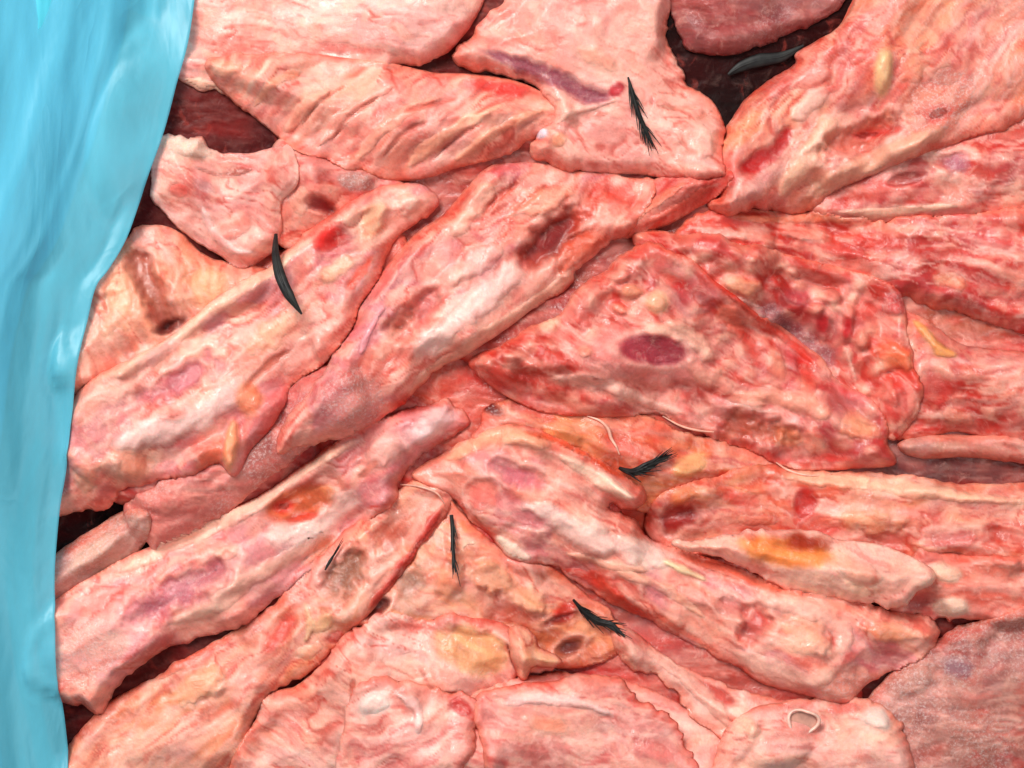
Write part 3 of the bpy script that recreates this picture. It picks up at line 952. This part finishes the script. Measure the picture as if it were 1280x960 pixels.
# ------------------------------------------------------------------ top layer
piece('top right cut with a blood streak, long cream ridges and a frosted right end',
      [(888, 262), (900, 238), (904, 196), (912, 160), (928, 128), (958, 100), (996, 76), (1000, 60), (1060, 20), (1090, -60), (1160, -120), (1345, -120), (1345, 90), (1300, 140), (1215, 172), (1160, 192),
       (1100, 214), (1048, 236), (1012, 262), (960, 264)], ((240, 166, 128), (234, 142, 116)), T=46, rag=4, fat=.5, red=.35, ang=-50, frost=.15, dish=.18, mauve=.3, feats=[
          R('blood_streak', [(918, 216), (950, 202), (976, 180), (990, 150)], 17, (192, 22, 26), -5, k=.95),
          R('bone_ridge', [(972, 252), (996, 216), (1020, 180), (1052, 140)], 17, (246, 188, 148), 8, k=.7),
          R('bone_ridge', [(985, 150), (1010, 130), (1040, 108)], 12, (248, 200, 178), 6, k=.7),
          E('hollow', 1078, 170, 52, 17, -22, (206, 112, 88), -12, k=.75),
          R('blood_streak', [(1060, 168), (1100, 166), (1132, 160)], 9, (206, 68, 58), -2, k=.8),
          R('bone_ridge', [(1000, 250), (1060, 218), (1130, 182), (1190, 158)], 15, (240, 178, 140), 6, k=.7),
          E('frosted_patch', 1172, 130, 60, 36, -30, (220, 152, 136), 0, k=.5, frost=1),
          E('blood_spot', 1172, 142, 26, 13, -20, (212, 84, 76), 0, k=.6),
          E('bruise', 1184, 98, 24, 15, 0, (196, 134, 118), 0, k=.6, frost=.7),
          E('skin_flap', 1102, 92, 13, 36, 4, (250, 208, 158), 11, k=.9, hard=.5, jit=.12),
          E('fat_lump', 1140, 84, 22, 30, 20, (240, 180, 144), 4, k=.5),
          E('fat_lump', 1020, 96, 34, 18, -20, (244, 178, 164), 5, k=.6),
          E('red_patch', 1036, 112, 18, 9, -20, (214, 92, 80), 0, k=.6),
          E('fat_lump', 940, 150, 16, 24, 30, (236, 146, 104), 5, k=.5)])
piece('small bright red wedge under the pale lobe, left of the small black gap',
      [(762, 290), (792, 256), (820, 224), (860, 206), (912, 214), (902, 240), (868, 262), (828, 284), (790, 296)], ((222, 90, 70), (204, 56, 46)), T=34, er=24, rag=3, red=.6, fat=.3,
      ang=-35, feats=[R('fibre', [(780, 284), (820, 252), (862, 226)], 8, (238, 150, 120), 3, k=.6),
                      R('sinew', [(800, 284), (850, 256), (896, 228)], 6, (240, 130, 108), 3, k=.6)])
piece('large marbled triangular cut right of the middle with a purple oval muscle',
      [(586, 456), (600, 442), (628, 430), (660, 410), (700, 390), (722, 356), (752, 340), (772, 318), (806, 302), (846, 312), (872, 332), (900, 356), (926, 374), (948, 390), (980, 406),
       (1010, 428), (1038, 452), (1050, 474), (1082, 490), (1100, 506), (1114, 534), (1116, 556), (1124, 582), (1070, 588), (1014, 590), (982, 584), (956, 574), (914, 557), (880, 542),
       (850, 532), (826, 520), (768, 522), (706, 520), (672, 514), (640, 500), (612, 482)], ((196, 66, 54), (222, 108, 92)), T=52, er=36, rag=2.5, lump=.65, fat=.4, red=.55, ang=28, dish=.15, mauve=.3, feats=[
          E('pale_rim', 812, 446, 92, 42, 8, (232, 150, 140), 4, k=.8, part=False),
          E('muscle', 816, 438, 46, 20, 8, (182, 72, 86), -4, k=.95, hard=.7, jit=.12),
          R('bone_ridge', [(676, 472), (724, 474), (770, 486), (824, 508), (872, 520)], 9, (248, 184, 164), 7, k=.85),
          R('bone_ridge', [(792, 414), (840, 412), (872, 428), (896, 456)], 13, (244, 186, 156), 6, k=.75),
          E('fat_lump', 886, 470, 44, 16, 28, (246, 188, 164), 5, k=.7),
          E('fat_lump', 821, 379, 16, 16, 0, (250, 194, 158), 9, k=.9, hard=.5, jit=.12),
          E('fat_lump', 686, 404, 17, 11, -15, (252, 202, 172), 7),
          E('fat_lump', 788, 364, 18, 10, 5, (246, 172, 136), 6),
          E('fat_lump', 772, 344, 20, 8, 0, (248, 166, 146), 5, k=.7),
          E('fat_lump', 728, 440, 13, 10, 0, (240, 172, 140), 5, k=.7),
          E('fat_lump', 774, 386, 13, 8, 20, (246, 168, 140), 5, k=.7),
          E('fat_lump', 744, 466, 26, 12, 20, (232, 156, 142), 3, k=.6),
          E('fat_lump', 690, 448, 26, 14, 20, (232, 140, 124), 3, k=.5),
          E('hollow', 944, 538, 56, 20, 14, (190, 96, 66), -13, k=.8),
          E('fat_lump', 986, 546, 26, 17, 10, (232, 158, 106), 7, k=.8),
          E('fat_lump', 1076, 534, 32, 22, 20, (248, 184, 140), 8, k=.8),
          E('fat_lump', 1020, 548, 18, 20, 0, (240, 150, 118), 5, k=.6),
          R('bone_ridge', [(900, 500), (960, 496), (1010, 506), (1050, 524)], 13, (240, 152, 120), 6, k=.6),
          E('fat_lump', 974, 456, 14, 24, -20, (246, 160, 128), 5, k=.7),
          E('fat_lump', 916, 400, 16, 28, -40, (240, 140, 112), 5, k=.6),
          E('fat_lump', 1012, 484, 14, 24, -15, (240, 146, 116), 5, k=.6),
          E('blood_patch', 1012, 460, 12, 30, -20, (210, 54, 42), -4, k=.7),
          E('blood_patch', 940, 430, 14, 34, -30, (214, 70, 56), -3, k=.6),
          E('blood_patch', 1050, 574, 46, 9, 4, (210, 56, 46), -2, k=.7),
          E('blood_patch', 630, 470, 36, 16, 30, (214, 78, 62), 0, k=.55),
          R('fibre', [(868, 322), (900, 356), (946, 392), (1000, 432), (1044, 474)], 8, (224, 84, 64), 2, k=.7),
          E('blood_patch', 842, 352, 26, 10, 20, (208, 58, 44), -2, k=.6)])
piece('diagonal pink cut in the middle with a dark red pit and a pale bone rail',
      [(606, 206), (640, 200), (680, 200), (740, 212), (812, 216), (826, 230), (808, 262), (788, 286), (752, 312), (720, 338), (708, 358), (672, 382), (634, 410), (590, 440), (536, 470), (504, 502),
       (470, 526), (436, 548), (384, 560), (346, 570), (350, 530), (384, 490), (420, 440), (452, 372), (482, 330), (520, 288), (552, 266), (576, 240)],
      ((242, 170, 152), (232, 138, 116)), T=48, er=34, rag=2.5, fat=.5, red=.35, ang=-42, dish=.22, mauve=.6, feats=[
          E('red_patch', 706, 296, 84, 40, -38, (210, 92, 68), -7, k=.85, part=False),
          E('dark_red_pit', 690, 294, 58, 25, -42, (138, 22, 20), -15, k=.95, hard=.15, jit=.3),
          E('hollow', 722, 312, 40, 15, -38, (216, 110, 78), -7, k=.7),
          E('hollow', 528, 388, 46, 17, -46, (206, 118, 112), -12, k=.85),
          E('hollow', 500, 398, 26, 11, -46, (208, 130, 106), -6, k=.6),
          R('bone_rail', [(500, 506), (532, 470), (588, 436), (636, 402), (706, 350), (784, 290)], 9, (246, 186, 152), 8, k=.8),
          R('bone_ridge', [(508, 452), (548, 420), (592, 384), (628, 350), (648, 318)], 18, (252, 216, 204), 9, k=.8),
          E('fat_lump', 596, 330, 48, 20, -35, (250, 212, 200), 8, k=.75),
          E('fat_lump', 560, 352, 40, 12, -40, (246, 190, 172), 6, k=.7),
          R('bone_ridge', [(560, 300), (590, 258), (620, 226)], 14, (246, 180, 150), 6, k=.7),
          R('red_crease', [(600, 272), (624, 244), (650, 224)], 6, (214, 92, 72), -5, k=.7),
          R('red_crease', [(644, 264), (668, 242), (690, 226)], 6, (216, 96, 74), -5, k=.7),
          E('fat_lump', 678, 250, 46, 18, -25, (244, 174, 138), 6, k=.6),
          E('blood_patch', 770, 240, 44, 18, 10, (214, 76, 58), -3, k=.7),
          E('frosted_patch', 440, 500, 46, 40, -40, (214, 136, 130), 0, k=.55, frost=1),
          R('sinew', [(450, 448), (462, 414), (484, 378)], 8, (228, 166, 170), 4, k=.7),
          E('muscle', 470, 352, 14, 34, 35, (216, 112, 100), -3, k=.6),
          R('red_edge', [(520, 300), (490, 340), (462, 386)], 8, (214, 96, 82), -2, k=.5)])
piece('long cut at the left under the solid black feather, with a bright red spot',
      [(40, 650), (56, 590), (80, 520), (98, 488), (132, 462), (170, 444), (206, 422), (240, 396), (282, 362), (334, 328), (374, 298), (410, 264), (452, 240), (484, 228), (524, 226), (548, 246), (538, 268),
       (500, 290), (482, 316), (470, 352), (448, 384), (440, 408), (406, 452), (364, 482), (354, 506), (336, 536), (312, 562), (292, 596), (270, 580), (230, 596), (154, 612), (130, 640), (80, 644)],
      ((246, 186, 160), (240, 160, 142)), T=48, er=32, rag=3, fat=.55, red=.3, ang=-38, dish=.2, mauve=.5, feats=[
          R('bone_rail', [(100, 486), (170, 452), (238, 404), (284, 370), (338, 334), (400, 286)], 12, (250, 200, 162), 7, k=.8),
          E('blood_spot', 412, 298, 30, 21, -25, (216, 40, 30), -2, k=.92, hard=.3),
          R('red_edge', [(470, 316), (450, 340), (432, 366)], 10, (230, 92, 58), -3, k=.75),
          R('red_edge', [(372, 304), (410, 270), (450, 246)], 8, (230, 100, 80), 0, k=.6),
          E('fat_lump', 510, 256, 22, 17, -15, (250, 200, 180), 8, k=.7),
          E('fat_lump', 466, 272, 15, 34, 25, (248, 186, 140), 6, k=.7),
          E('fat_lump', 424, 336, 34, 15, -25, (250, 206, 164), 6, k=.75),
          E('hollow', 224, 476, 62, 20, -30, (194, 112, 120), -10, k=.9),
          E('hollow', 266, 402, 20, 11, -40, (206, 146, 152), -5, k=.7),
          E('hollow', 196, 440, 34, 11, -35, (214, 164, 160), -3, k=.6),
          R('bone_ridge', [(128, 560), (180, 544), (240, 526), (278, 500), (316, 462)], 18, (250, 216, 206), 8, k=.75),
          E('fat_lump', 342, 412, 52, 22, -36, (250, 202, 164), 5, k=.65),
          E('fat_lump', 380, 440, 44, 20, -36, (250, 192, 176), 8, k=.75),
          R('red_edge', [(300, 494), (330, 460), (366, 434)], 7, (224, 124, 96), -4, k=.6),
          E('skin_fold', 310, 500, 17, 26, -10, (240, 150, 104), 6, k=.7),
          E('skin_flap', 288, 558, 10, 36, 6, (248, 180, 132), 9, k=.8),
          E('orange_patch', 262, 572, 30, 22, -30, (234, 128, 88), -2, k=.75),
          E('orange_patch', 170, 586, 32, 20, -20, (222, 138, 108), -5, k=.65),
          E('fat_lump', 140, 580, 15, 26, -40, (250, 204, 180), 6, k=.7),
          E('red_patch', 220, 518, 24, 9, -15, (232, 128, 110), 0, k=.7),
          E('fat_lump', 104, 590, 26, 34, 0, (242, 184, 144), 4, k=.5)])
piece('striped pink slab at the top, grooved by slanting muscle fibres',
      [(256, 76), (284, 66), (330, 62), (380, 62), (440, 70), (490, 76), (544, 86), (590, 88), (640, 96), (680, 112), (712, 130), (704, 148), (670, 168), (642, 186), (616, 200), (566, 210), (526, 222),
       (484, 222), (448, 214), (412, 202), (376, 192), (354, 178), (322, 150), (290, 124), (264, 100)], ((246, 172, 148), (240, 156, 134)), T=48, er=32, rag=2, fat=.6, red=.1, ang=-36, fib=1.6, macro=5,
      feats=[E('blood_patch', 622, 108, 56, 13, 8, (216, 52, 44), -2, k=.85),
             R('fibre', [(440, 204), (470, 170), (510, 138), (560, 116)], 11, (248, 184, 158), 5, k=.6),
             R('fibre', [(500, 214), (540, 180), (590, 150), (640, 124)], 11, (248, 190, 156), 5, k=.6),
             R('fibre', [(560, 204), (600, 178), (650, 148), (690, 132)], 9, (246, 178, 146), 5, k=.6),
             R('fibre', [(390, 190), (420, 156), (460, 122), (500, 104)], 11, (248, 182, 162), 5, k=.6),
             R('fibre', [(350, 168), (380, 136), (420, 104)], 11, (246, 180, 154), 5, k=.6),
             R('fibre', [(310, 136), (340, 108), (380, 84)], 10, (244, 176, 142), 4, k=.6),
             R('red_crease', [(500, 142), (540, 130), (575, 120)], 6, (222, 108, 90), -4, k=.7),
             R('red_crease', [(590, 146), (620, 128), (650, 116)], 6, (220, 96, 80), -4, k=.7),
             R('red_crease', [(410, 180), (440, 144), (480, 118)], 4, (224, 120, 100), -4, k=.6),
             R('red_crease', [(470, 204), (505, 168), (540, 150)], 4, (222, 116, 98), -4, k=.6),
             R('red_crease', [(370, 164), (398, 130), (440, 98)], 4, (226, 124, 100), -4, k=.6),
             R('red_crease', [(534, 204), (570, 172), (610, 152)], 4, (224, 116, 96), -4, k=.6),
             E('fat_lump', 280, 84, 24, 14, 10, (250, 196, 160), 3, k=.6)])
piece('pale smooth lobed piece at the top middle crossed by a long purple muscle strip',
      [(600, 20), (700, -50), (830, -50), (838, 40), (846, 66), (858, 86), (864, 102), (884, 118), (902, 140), (910, 162), (906, 190), (914, 222), (880, 222), (846, 218), (800, 216), (740, 212), (686, 202),
       (664, 186), (680, 164), (700, 146), (690, 126), (664, 106), (630, 94), (590, 86), (566, 66)], ((250, 192, 174), (248, 180, 160)), T=48, er=30, rag=3, fat=.4, red=.15, ang=25, macro=6, fib=.7, feats=[
          R('muscle', [(590, 58), (636, 74), (676, 88), (714, 106), (744, 120), (776, 118)], 16, (164, 90, 104), -6, k=.95, frost=.2),
          E('blood_spot', 770, 112, 13, 10, -40, (196, 50, 66), -2, k=.9),
          R('fat_edge', [(600, 84), (640, 94), (676, 110), (708, 130)], 9, (244, 190, 172), 4, k=.7),
          R('skin_fold', [(780, 122), (740, 132), (712, 142), (686, 160)], 8, (252, 206, 186), 6, k=.7),
          R('red_crease', [(748, 214), (790, 220), (850, 222)], 5, (220, 96, 80), 0, k=.6),
          E('orange_patch', 744, 72, 44, 14, 25, (240, 168, 134), 0, k=.5),
          E('red_patch', 752, 142, 13, 6, -10, (222, 132, 112), -2, k=.7),
          E('fat_lump', 870, 174, 26, 30, 0, (252, 200, 178), 6, k=.5),
          R('wrinkle', [(868, 150), (884, 140), (898, 132)], 4, (224, 140, 116), -3, k=.6),
          R('wrinkle', [(820, 132), (850, 134), (880, 130)], 4, (236, 160, 134), -3, k=.5),
          E('orange_patch', 698, 176, 13, 11, 0, (244, 168, 124), 1, k=.6),
          E('ice_bead', 676, 166, 9, 8, 0, (246, 226, 230), 8, k=.95, hard=.5, jit=.1, frost=.6)])
piece('long cut at the lower left with a yellow red oval pocket',
      [(20, 800), (40, 770), (64, 752), (96, 730), (154, 698), (216, 672), (279, 641), (336, 612), (390, 572), (440, 540), (502, 514), (540, 504), (557, 496), (567, 508), (580, 517), (584, 530), (560, 547), (536, 566),
       (502, 595), (490, 626), (460, 650), (420, 684), (404, 694), (372, 727), (332, 759), (298, 784), (248, 798), (210, 814), (170, 840), (142, 862), (120, 892), (96, 884), (60, 880), (20, 860)],
      ((246, 182, 170), (240, 168, 148)), T=52, er=32, rag=2.2, fat=.5, red=.2, ang=-30, dish=.2, mauve=.5, feats=[
          E('pocket_rim', 372, 630, 62, 33, -14, (196, 88, 66), -5, k=.85, hard=.3, jit=.3, part=False),
          E('fat_lump', 392, 622, 28, 15, -14, (232, 172, 104), 3, k=.9),
          E('fat_pocket', 370, 630, 46, 22, -14, (212, 118, 80), -7, k=.95, hard=.5, jit=.18),
          E('blood_spot', 350, 634, 17, 11, -10, (206, 66, 52), -2, k=.8),
          E('blood_spot', 378, 648, 26, 7, -10, (204, 72, 50), -2, k=.75),
          E('hollow', 222, 740, 64, 25, -28, (196, 122, 132), -9, k=.9, frost=.35),
          E('hollow', 270, 712, 30, 15, -28, (206, 130, 134), -4, k=.7, frost=.3),
          R('bone_rail', [(120, 728), (190, 694), (260, 660), (330, 622), (400, 576), (470, 540)], 11, (250, 204, 172), 7, k=.8),
          R('red_edge', [(210, 672), (280, 638), (340, 604)], 6, (228, 120, 104), 0, k=.6),
          R('bone_ridge', [(190, 786), (260, 760), (316, 722), (372, 690), (424, 650)], 14, (248, 192, 164), 7, k=.7),
          R('bone_ridge', [(316, 668), (372, 668), (420, 646), (446, 606)], 18, (253, 220, 206), 7, k=.75),
          E('bone_end', 540, 533, 46, 22, -32, (253, 214, 206), 6, k=.9, hard=.3, jit=.4),
          E('fat_lump', 480, 560, 40, 22, -32, (252, 210, 190), 7, k=.65),
          R('red_edge', [(446, 600), (462, 586), (474, 574)], 8, (228, 128, 106), -3, k=.6),
          E('orange_patch', 398, 690, 32, 11, -40, (238, 158, 118), 0, k=.6),
          E('frosted_patch', 110, 810, 50, 44, -30, (236, 180, 164), 0, k=.5, frost=.9),
          E('fat_lump', 284, 690, 20, 11, -20, (248, 190, 154), 3, k=.5)])
piece('forked cut running to the lower right with a pointed horn and pale spine',
      [(514, 598), (530, 580), (556, 566), (590, 546), (632, 532), (668, 536), (704, 550), (744, 570), (776, 590), (800, 612), (802, 630), (780, 636), (764, 634), (790, 652), (822, 678), (882, 698), (946, 718), (982, 736),
       (1040, 744), (1086, 757), (1118, 768), (1158, 770), (1174, 780), (1178, 800), (1166, 820), (1132, 836), (1094, 854), (1062, 880), (1010, 872), (966, 860), (936, 846), (900, 826), (860, 806), (822, 784), (788, 770), (752, 750),
       (716, 728), (690, 706), (656, 704), (632, 694), (612, 670), (586, 652), (560, 622)], ((246, 178, 156), (242, 158, 136)), T=52, er=32, rag=2.5, fat=.5, red=.3, ang=27, dish=.15, mauve=.5, feats=[
          R('bone_ridge', [(640, 626), (690, 646), (740, 672), (800, 690), (850, 714)], 20, (253, 222, 206), 9, k=.75),
          R('bone_splinter', [(826, 700), (856, 714), (890, 730)], 6, (254, 226, 186), 7, k=.95),
          E('muscle', 652, 596, 44, 17, 20, (204, 116, 126), -5, k=.85),
          E('muscle', 604, 620, 26, 22, 30, (224, 122, 112), -3, k=.7),
          E('muscle', 662, 650, 30, 12, 10, (214, 128, 130), -4, k=.7),
          R('bone_ridge', [(548, 580), (590, 556), (640, 544), (700, 560)], 13, (244, 164, 116), 6, k=.75),
          R('horn', [(690, 564), (734, 590), (770, 612), (796, 626)], 13, (253, 214, 190), 7, k=.85),
          R('red_edge', [(640, 536), (700, 552), (750, 580), (792, 606)], 7, (228, 96, 56), 2, k=.8),
          R('red_edge', [(690, 712), (740, 724), (776, 752), (820, 782)], 13, (220, 78, 54), 1, k=.85),
          R('red_edge', [(836, 690), (900, 712), (960, 734), (1030, 748)], 9, (230, 112, 80), 0, k=.7),
          R('fat_edge', [(618, 668), (640, 690), (668, 700)], 13, (254, 228, 206), 6, k=.85),
          R('red_edge', [(566, 622), (596, 652), (622, 690)], 6, (216, 82, 68), 2, k=.75),
          E('hollow', 944, 782, 20, 26, 20, (202, 92, 84), -11, k=.85),
          E('hollow', 914, 760, 20, 11, 20, (214, 142, 132), -6, k=.7),
          E('fat_lump', 1000, 790, 46, 28, 30, (246, 192, 158), 8, k=.75),
          R('bone_ridge', [(940, 752), (990, 756), (1030, 770), (1056, 796), (1046, 824)], 14, (248, 190, 166), 6, k=.7),
          R('bone_ridge', [(906, 810), (960, 836), (1010, 850), (1056, 834)], 14, (250, 196, 170), 6, k=.65),
          E('muscle', 822, 748, 22, 13, 40, (214, 138, 140), -4, k=.8),
          R('red_edge', [(812, 764), (860, 796), (910, 826)], 6, (230, 116, 92), -3, k=.7),
          E('orange_patch', 1116, 792, 46, 14, 8, (242, 164, 118), 4, k=.65),
          E('red_patch', 1060, 824, 24, 11, -30, (226, 110, 96), -3, k=.65),
          E('frosted_patch', 1060, 860, 44, 17, -10, (240, 176, 158), 0, k=.5, frost=.8),
          R('fibre', [(760, 712), (830, 736), (890, 780)], 9, (250, 194, 164), 4, k=.6),
          E('fat_lump', 870, 744, 30, 14, 30, (248, 190, 176), 5, k=.6),
          R('fibre', [(700, 690), (760, 706), (820, 716)], 8, (250, 200, 172), 4, k=.6)])


# ------------------------------------------------------------------ tubes: feathers, sinews, ring
def tube(name, pts, rad, mat, parent=None, org=None, flat=1.0, seg=8, rings=6):
    """tapered tube through world points; flat squeezes it towards the meat"""
    p = smooth_open(pts, rings)
    n = len(p)
    t = np.gradient(p, axis=0)
    t /= np.maximum(np.linalg.norm(t, axis=1)[:, None], 1e-9)
    up = np.array([0, 0, 1.0])
    side = np.cross(t, up)
    side /= np.maximum(np.linalg.norm(side, axis=1)[:, None], 1e-9)
    nrm = np.cross(side, t)
    r = np.interp(np.linspace(0, 1, n), np.linspace(0, 1, len(rad)), rad)
    a = np.arange(seg) * 2 * math.pi / seg
    co = p[:, None] + r[:, None, None] * (side[:, None] * np.cos(a)[None, :, None] + nrm[:, None] * flat * np.sin(a)[None, :, None])
    co = co.reshape(-1, 3)
    if org is None:
        org = p[0]
    f = []
    for i in range(n - 1):
        for j in range(seg):
            k = (j + 1) % seg
            f.append((i * seg + j, i * seg + k, (i + 1) * seg + k, (i + 1) * seg + j))
    return link(name, make_mesh(name, co - org, f, mat), parent, (0, 0, 0) if parent is not None else tuple(org))


def on_heap(pts, off):
    q = smooth_open(pts, 6)
    uu, vv, z = settle(q[:, 0], q[:, 1], off)
    # a stiff thing does not follow every dent below it
    t = np.linspace(0, 1, len(z))
    c = np.polyfit(t, z, 2)
    zz = np.polyval(c, t)
    zz += max(0, (z - zz).max() * 1.0)
    return W(uu, vv, zz)[::3]


def feather(label, pts, rad, barbs=0, spread=8.0, off=5.0, vane=True, seed=1):
    p = on_heap(pts, off)
    org = p[0].copy()
    e = bpy.data.objects.new('feather', None)
    e.location = tuple(org)
    e['label'] = label
    e['category'] = 'feather'
    e['group'] = 'dark feathers left on the meat'
    e.empty_display_size = 0.01
    C.objects.link(e)
    if vane:
        tube('vane', p, np.array(rad) * S, FEATHER, e, org, flat=0.35, seg=10)
    tube('shaft', p + np.array([0, 0, 1.2 * S]), np.array([1.0, 1.8, 2.0, 1.6, 0.5]) * S * (1.0 if vane else 1.2), FEATHER, e, org)
    rs = random.Random(seed)
    q = smooth_open(p, 8)
    for k in range(barbs):
        i = rs.randrange(2, int(len(q) * 0.8))
        d = q[min(i + 4, len(q) - 1)] - q[i - 2]
        d /= np.linalg.norm(d)
        s = np.array([d[1], -d[0], 0]) * rs.choice((-1, 1))
        L_ = rs.uniform(16, 36) * S
        w = rs.uniform(0.2, 1.0) * spread * S
        b = [q[i], q[i] + d * L_ * 0.5 + s * w * 0.6 + np.array([0, 0, rs.uniform(0, 2) * S]), q[i] + d * L_ + s * w]
        tube('barb', b, np.array([1.05, 0.75, 0.3]) * S, FEATHER, e, org, seg=5, rings=4)
    return e


feather('solid curved black feather lying across the long left cut beside the red spot',
        [(344, 292), (346, 318), (353, 345), (365, 370), (381, 394)], [2.2, 5.0, 7.0, 6.5, 1.2], barbs=10, spread=3, seed=2)
feather('thin wispy dark feather on the pale lobed piece at the top',
        [(785, 97), (791, 120), (799, 146), (808, 166), (816, 184)], [1.2, 3.2, 3.0, 2.4, .8], barbs=30, spread=10, seed=3)
feather('short frayed black feather by the tip of the horn, right of the middle',
        [(774, 585), (790, 590), (806, 584), (822, 575), (840, 568)], [2.0, 5.0, 6.5, 4.0, 1.0], barbs=34, spread=10, seed=4)
feather('slim upright dark feather below the crossing of the two lower cuts',
        [(564, 644), (566, 662), (566, 682), (568, 700), (570, 714)], [2.4, 2.8, 2.4, 1.6, .7], barbs=16, spread=5, seed=5)
feather('frayed black feather tucked under the red edge of the forked cut',
        [(716, 748), (730, 764), (748, 776), (764, 780), (780, 794)], [1.5, 3.5, 5.0, 4.0, 1.0], barbs=36, spread=12, seed=6)
feather('broad black feather down in the dark gap at the top right',
        [(910, 94), (926, 84), (950, 76), (976, 72), (1004, 58)], [2.0, 7.0, 9.0, 7.0, 2.0], barbs=6, spread=3, seed=8)
feather('tiny dark feather stub on the grey brown hollow at the lower left',
        [(407, 712), (410, 706), (413, 701), (416, 696), (418, 692)], [1.0, 1.8, 2.0, 1.5, .6], barbs=4, spread=3, seed=9)


def thread(label, pts, rad, mat=SINEW, off=3.0):
    u, v, z = settle([p[0] for p in pts], [p[1] for p in pts], off)
    o = tube('sinew_thread', W(u, v, z), np.array(rad) * S, mat, seg=6)
    o['label'] = label
    o['category'] = 'sinew'
    return o


thread('pale curled thread of sinew hanging below the big triangular cut', [(734, 520), (750, 526), (760, 536), (764, 548), (770, 558), (774, 568)], [1.0, 1.8, 2.4, 2.2, 1.6, .7])
thread('fine pale thread along the lower edge of the big triangular cut', [(828, 520), (850, 532), (872, 538), (892, 540)], [.8, 1.5, 1.6, .7])
thread('fine pale thread under the right end of the big triangular cut', [(970, 578), (986, 588), (1010, 594), (1040, 592)], [.8, 1.6, 1.4, .6])
thread('red brown thread crossing the tip of the yellowish middle piece', [(500, 606), (524, 608), (546, 616), (556, 630)], [.8, 1.5, 1.5, .6])


def cut_vessel():
    u, v, z = settle([1003], [902], 5)
    c = W(u, v, z)[0]
    a = np.linspace(0, 2 * math.pi, 29)[:-1]
    co, f = [], []
    n, m = 28, 10
    for i in range(n):
        wob = 1 + 0.10 * math.sin(3 * a[i] + 1)
        for j in range(m):
            b = j * 2 * math.pi / m
            r = 19 * wob + 2.6 * math.cos(b)
            co.append((r * math.cos(a[i]) * S, r * 0.82 * math.sin(a[i]) * S, (3.6 * math.sin(b) + 2.5 * math.sin(2 * a[i])) * S))
            f.append((i * m + j, ((i + 1) % n) * m + j, ((i + 1) % n) * m + (j + 1) % m, i * m + (j + 1) % m))
    o = link('cartilage_ring', make_mesh('cartilage_ring', np.array(co), f, CARTILAGE), None, tuple(c))
    o['label'] = 'pale ring of cut windpipe on the gristle scrap at the bottom edge'
    o['category'] = 'cartilage ring'
    k = []
    for i in range(25):
        b = i * 2 * math.pi / 24
        k.append((0, 0, -2 * S) if i == 24 else (19 * math.cos(b) * S, 13.6 * math.sin(b) * S, -3 * S))
    fl = [(i, (i + 1) % 24, 24) for i in range(24)]
    link('bore', make_mesh('bore', np.array(k), fl, plain('grey_bore', (0.50, 0.24, 0.18), 0.4)), o)


cut_vessel()


# ------------------------------------------------------------------ the blue liner
def liner():
    edge = np.array([(262, -190), (250, -40), (238, 52), (222, 110), (204, 176), (182, 236), (160, 298), (138, 336), (122, 358), (112, 396), (101, 450), (93, 520), (84, 590), (76, 640), (70, 720),
                     (73, 790), (76, 850), (84, 910), (92, 1000), (96, 1120)], float)
    e = smooth_open(edge, 6)
    nr = len(e)
    eu, ev, ez = settle(e[:, 0], e[:, 1], 6)
    kz = np.array([np.interp(x, np.arange(nr), ez) for x in np.arange(nr)])
    kk = np.exp(-0.5 * (np.arange(-30, 31) / 12.0) ** 2)
    kk /= kk.sum()
    ez = np.convolve(np.pad(kz, 30, 'edge'), kk, 'valid')
    fac = (KCAM - ez) / D
    eu, ev = 640 + (e[:, 0] - 640) * fac, 480 + (e[:, 1] - 480) * fac

    HB = blur(H, np.ones(H.shape, bool), 26)

    def sheet(name, start, width, lift, mat, seed, parent=None, curl=0.0):
        nc = 90
        t = np.linspace(0, 1, nc)
        x = eu[:, None] - start - width * t[None, :]
        y = np.repeat(ev[:, None], nc, 1)
        slope = 0.30 * np.clip((start + width * t[None, :] - 10) / 90, 0.12, 1)
        s = start + width * t[None, :]
        z = ez[:, None] + slope * s ** 1.06 * 0.9 + lift
        z = z + 15 * (fbm(s / 75 + y * 0.0012, y / 520, seed, 3) - 0.5) * np.clip(s / 25, 0.15, 1) * 2
        z = z + 3 * (1 - np.abs(2 * fbm(s / 34 + y / 400, y / 260, seed + 4, 3) - 1)) * np.clip(s / 25, 0.1, 1)
        i_ = np.clip(((x - U0) / STEP).astype(int), 0, NU - 1)
        j_ = np.clip(((y - V0) / STEP).astype(int), 0, NV - 1)
        z = np.maximum(z, np.maximum(HB[j_, i_] + 5 + lift, height_at(x, y) + 1.5 + lift * 0.4))
        z[:, 0] += curl
        i = np.arange(nr * nc).reshape(nr, nc)
        f = np.stack([i[:-1, :-1], i[1:, :-1], i[1:, 1:], i[:-1, 1:]], -1).reshape(-1, 4)
        org = W(np.array(eu[60]), np.array(ev[60]), np.array(ez[60]))
        co = W(x, y, z).reshape(-1, 3)
        me = make_mesh(name, co - org, f, mat)
        o = link(name, me, parent, (0, 0, 0) if parent is not None else tuple(org))
        md = o.modifiers.new('thickness', 'SOLIDIFY')
        md.thickness = 0.00012
        return o
    o = sheet('plastic_liner', 0, 330, 8, FILM, 3)
    o['label'] = 'translucent cyan blue plastic liner along the left side of the heap'
    o['category'] = 'plastic liner'
    sheet('folded_layer', 82, 248, 2, FILM_BACK, 9, o)


liner()
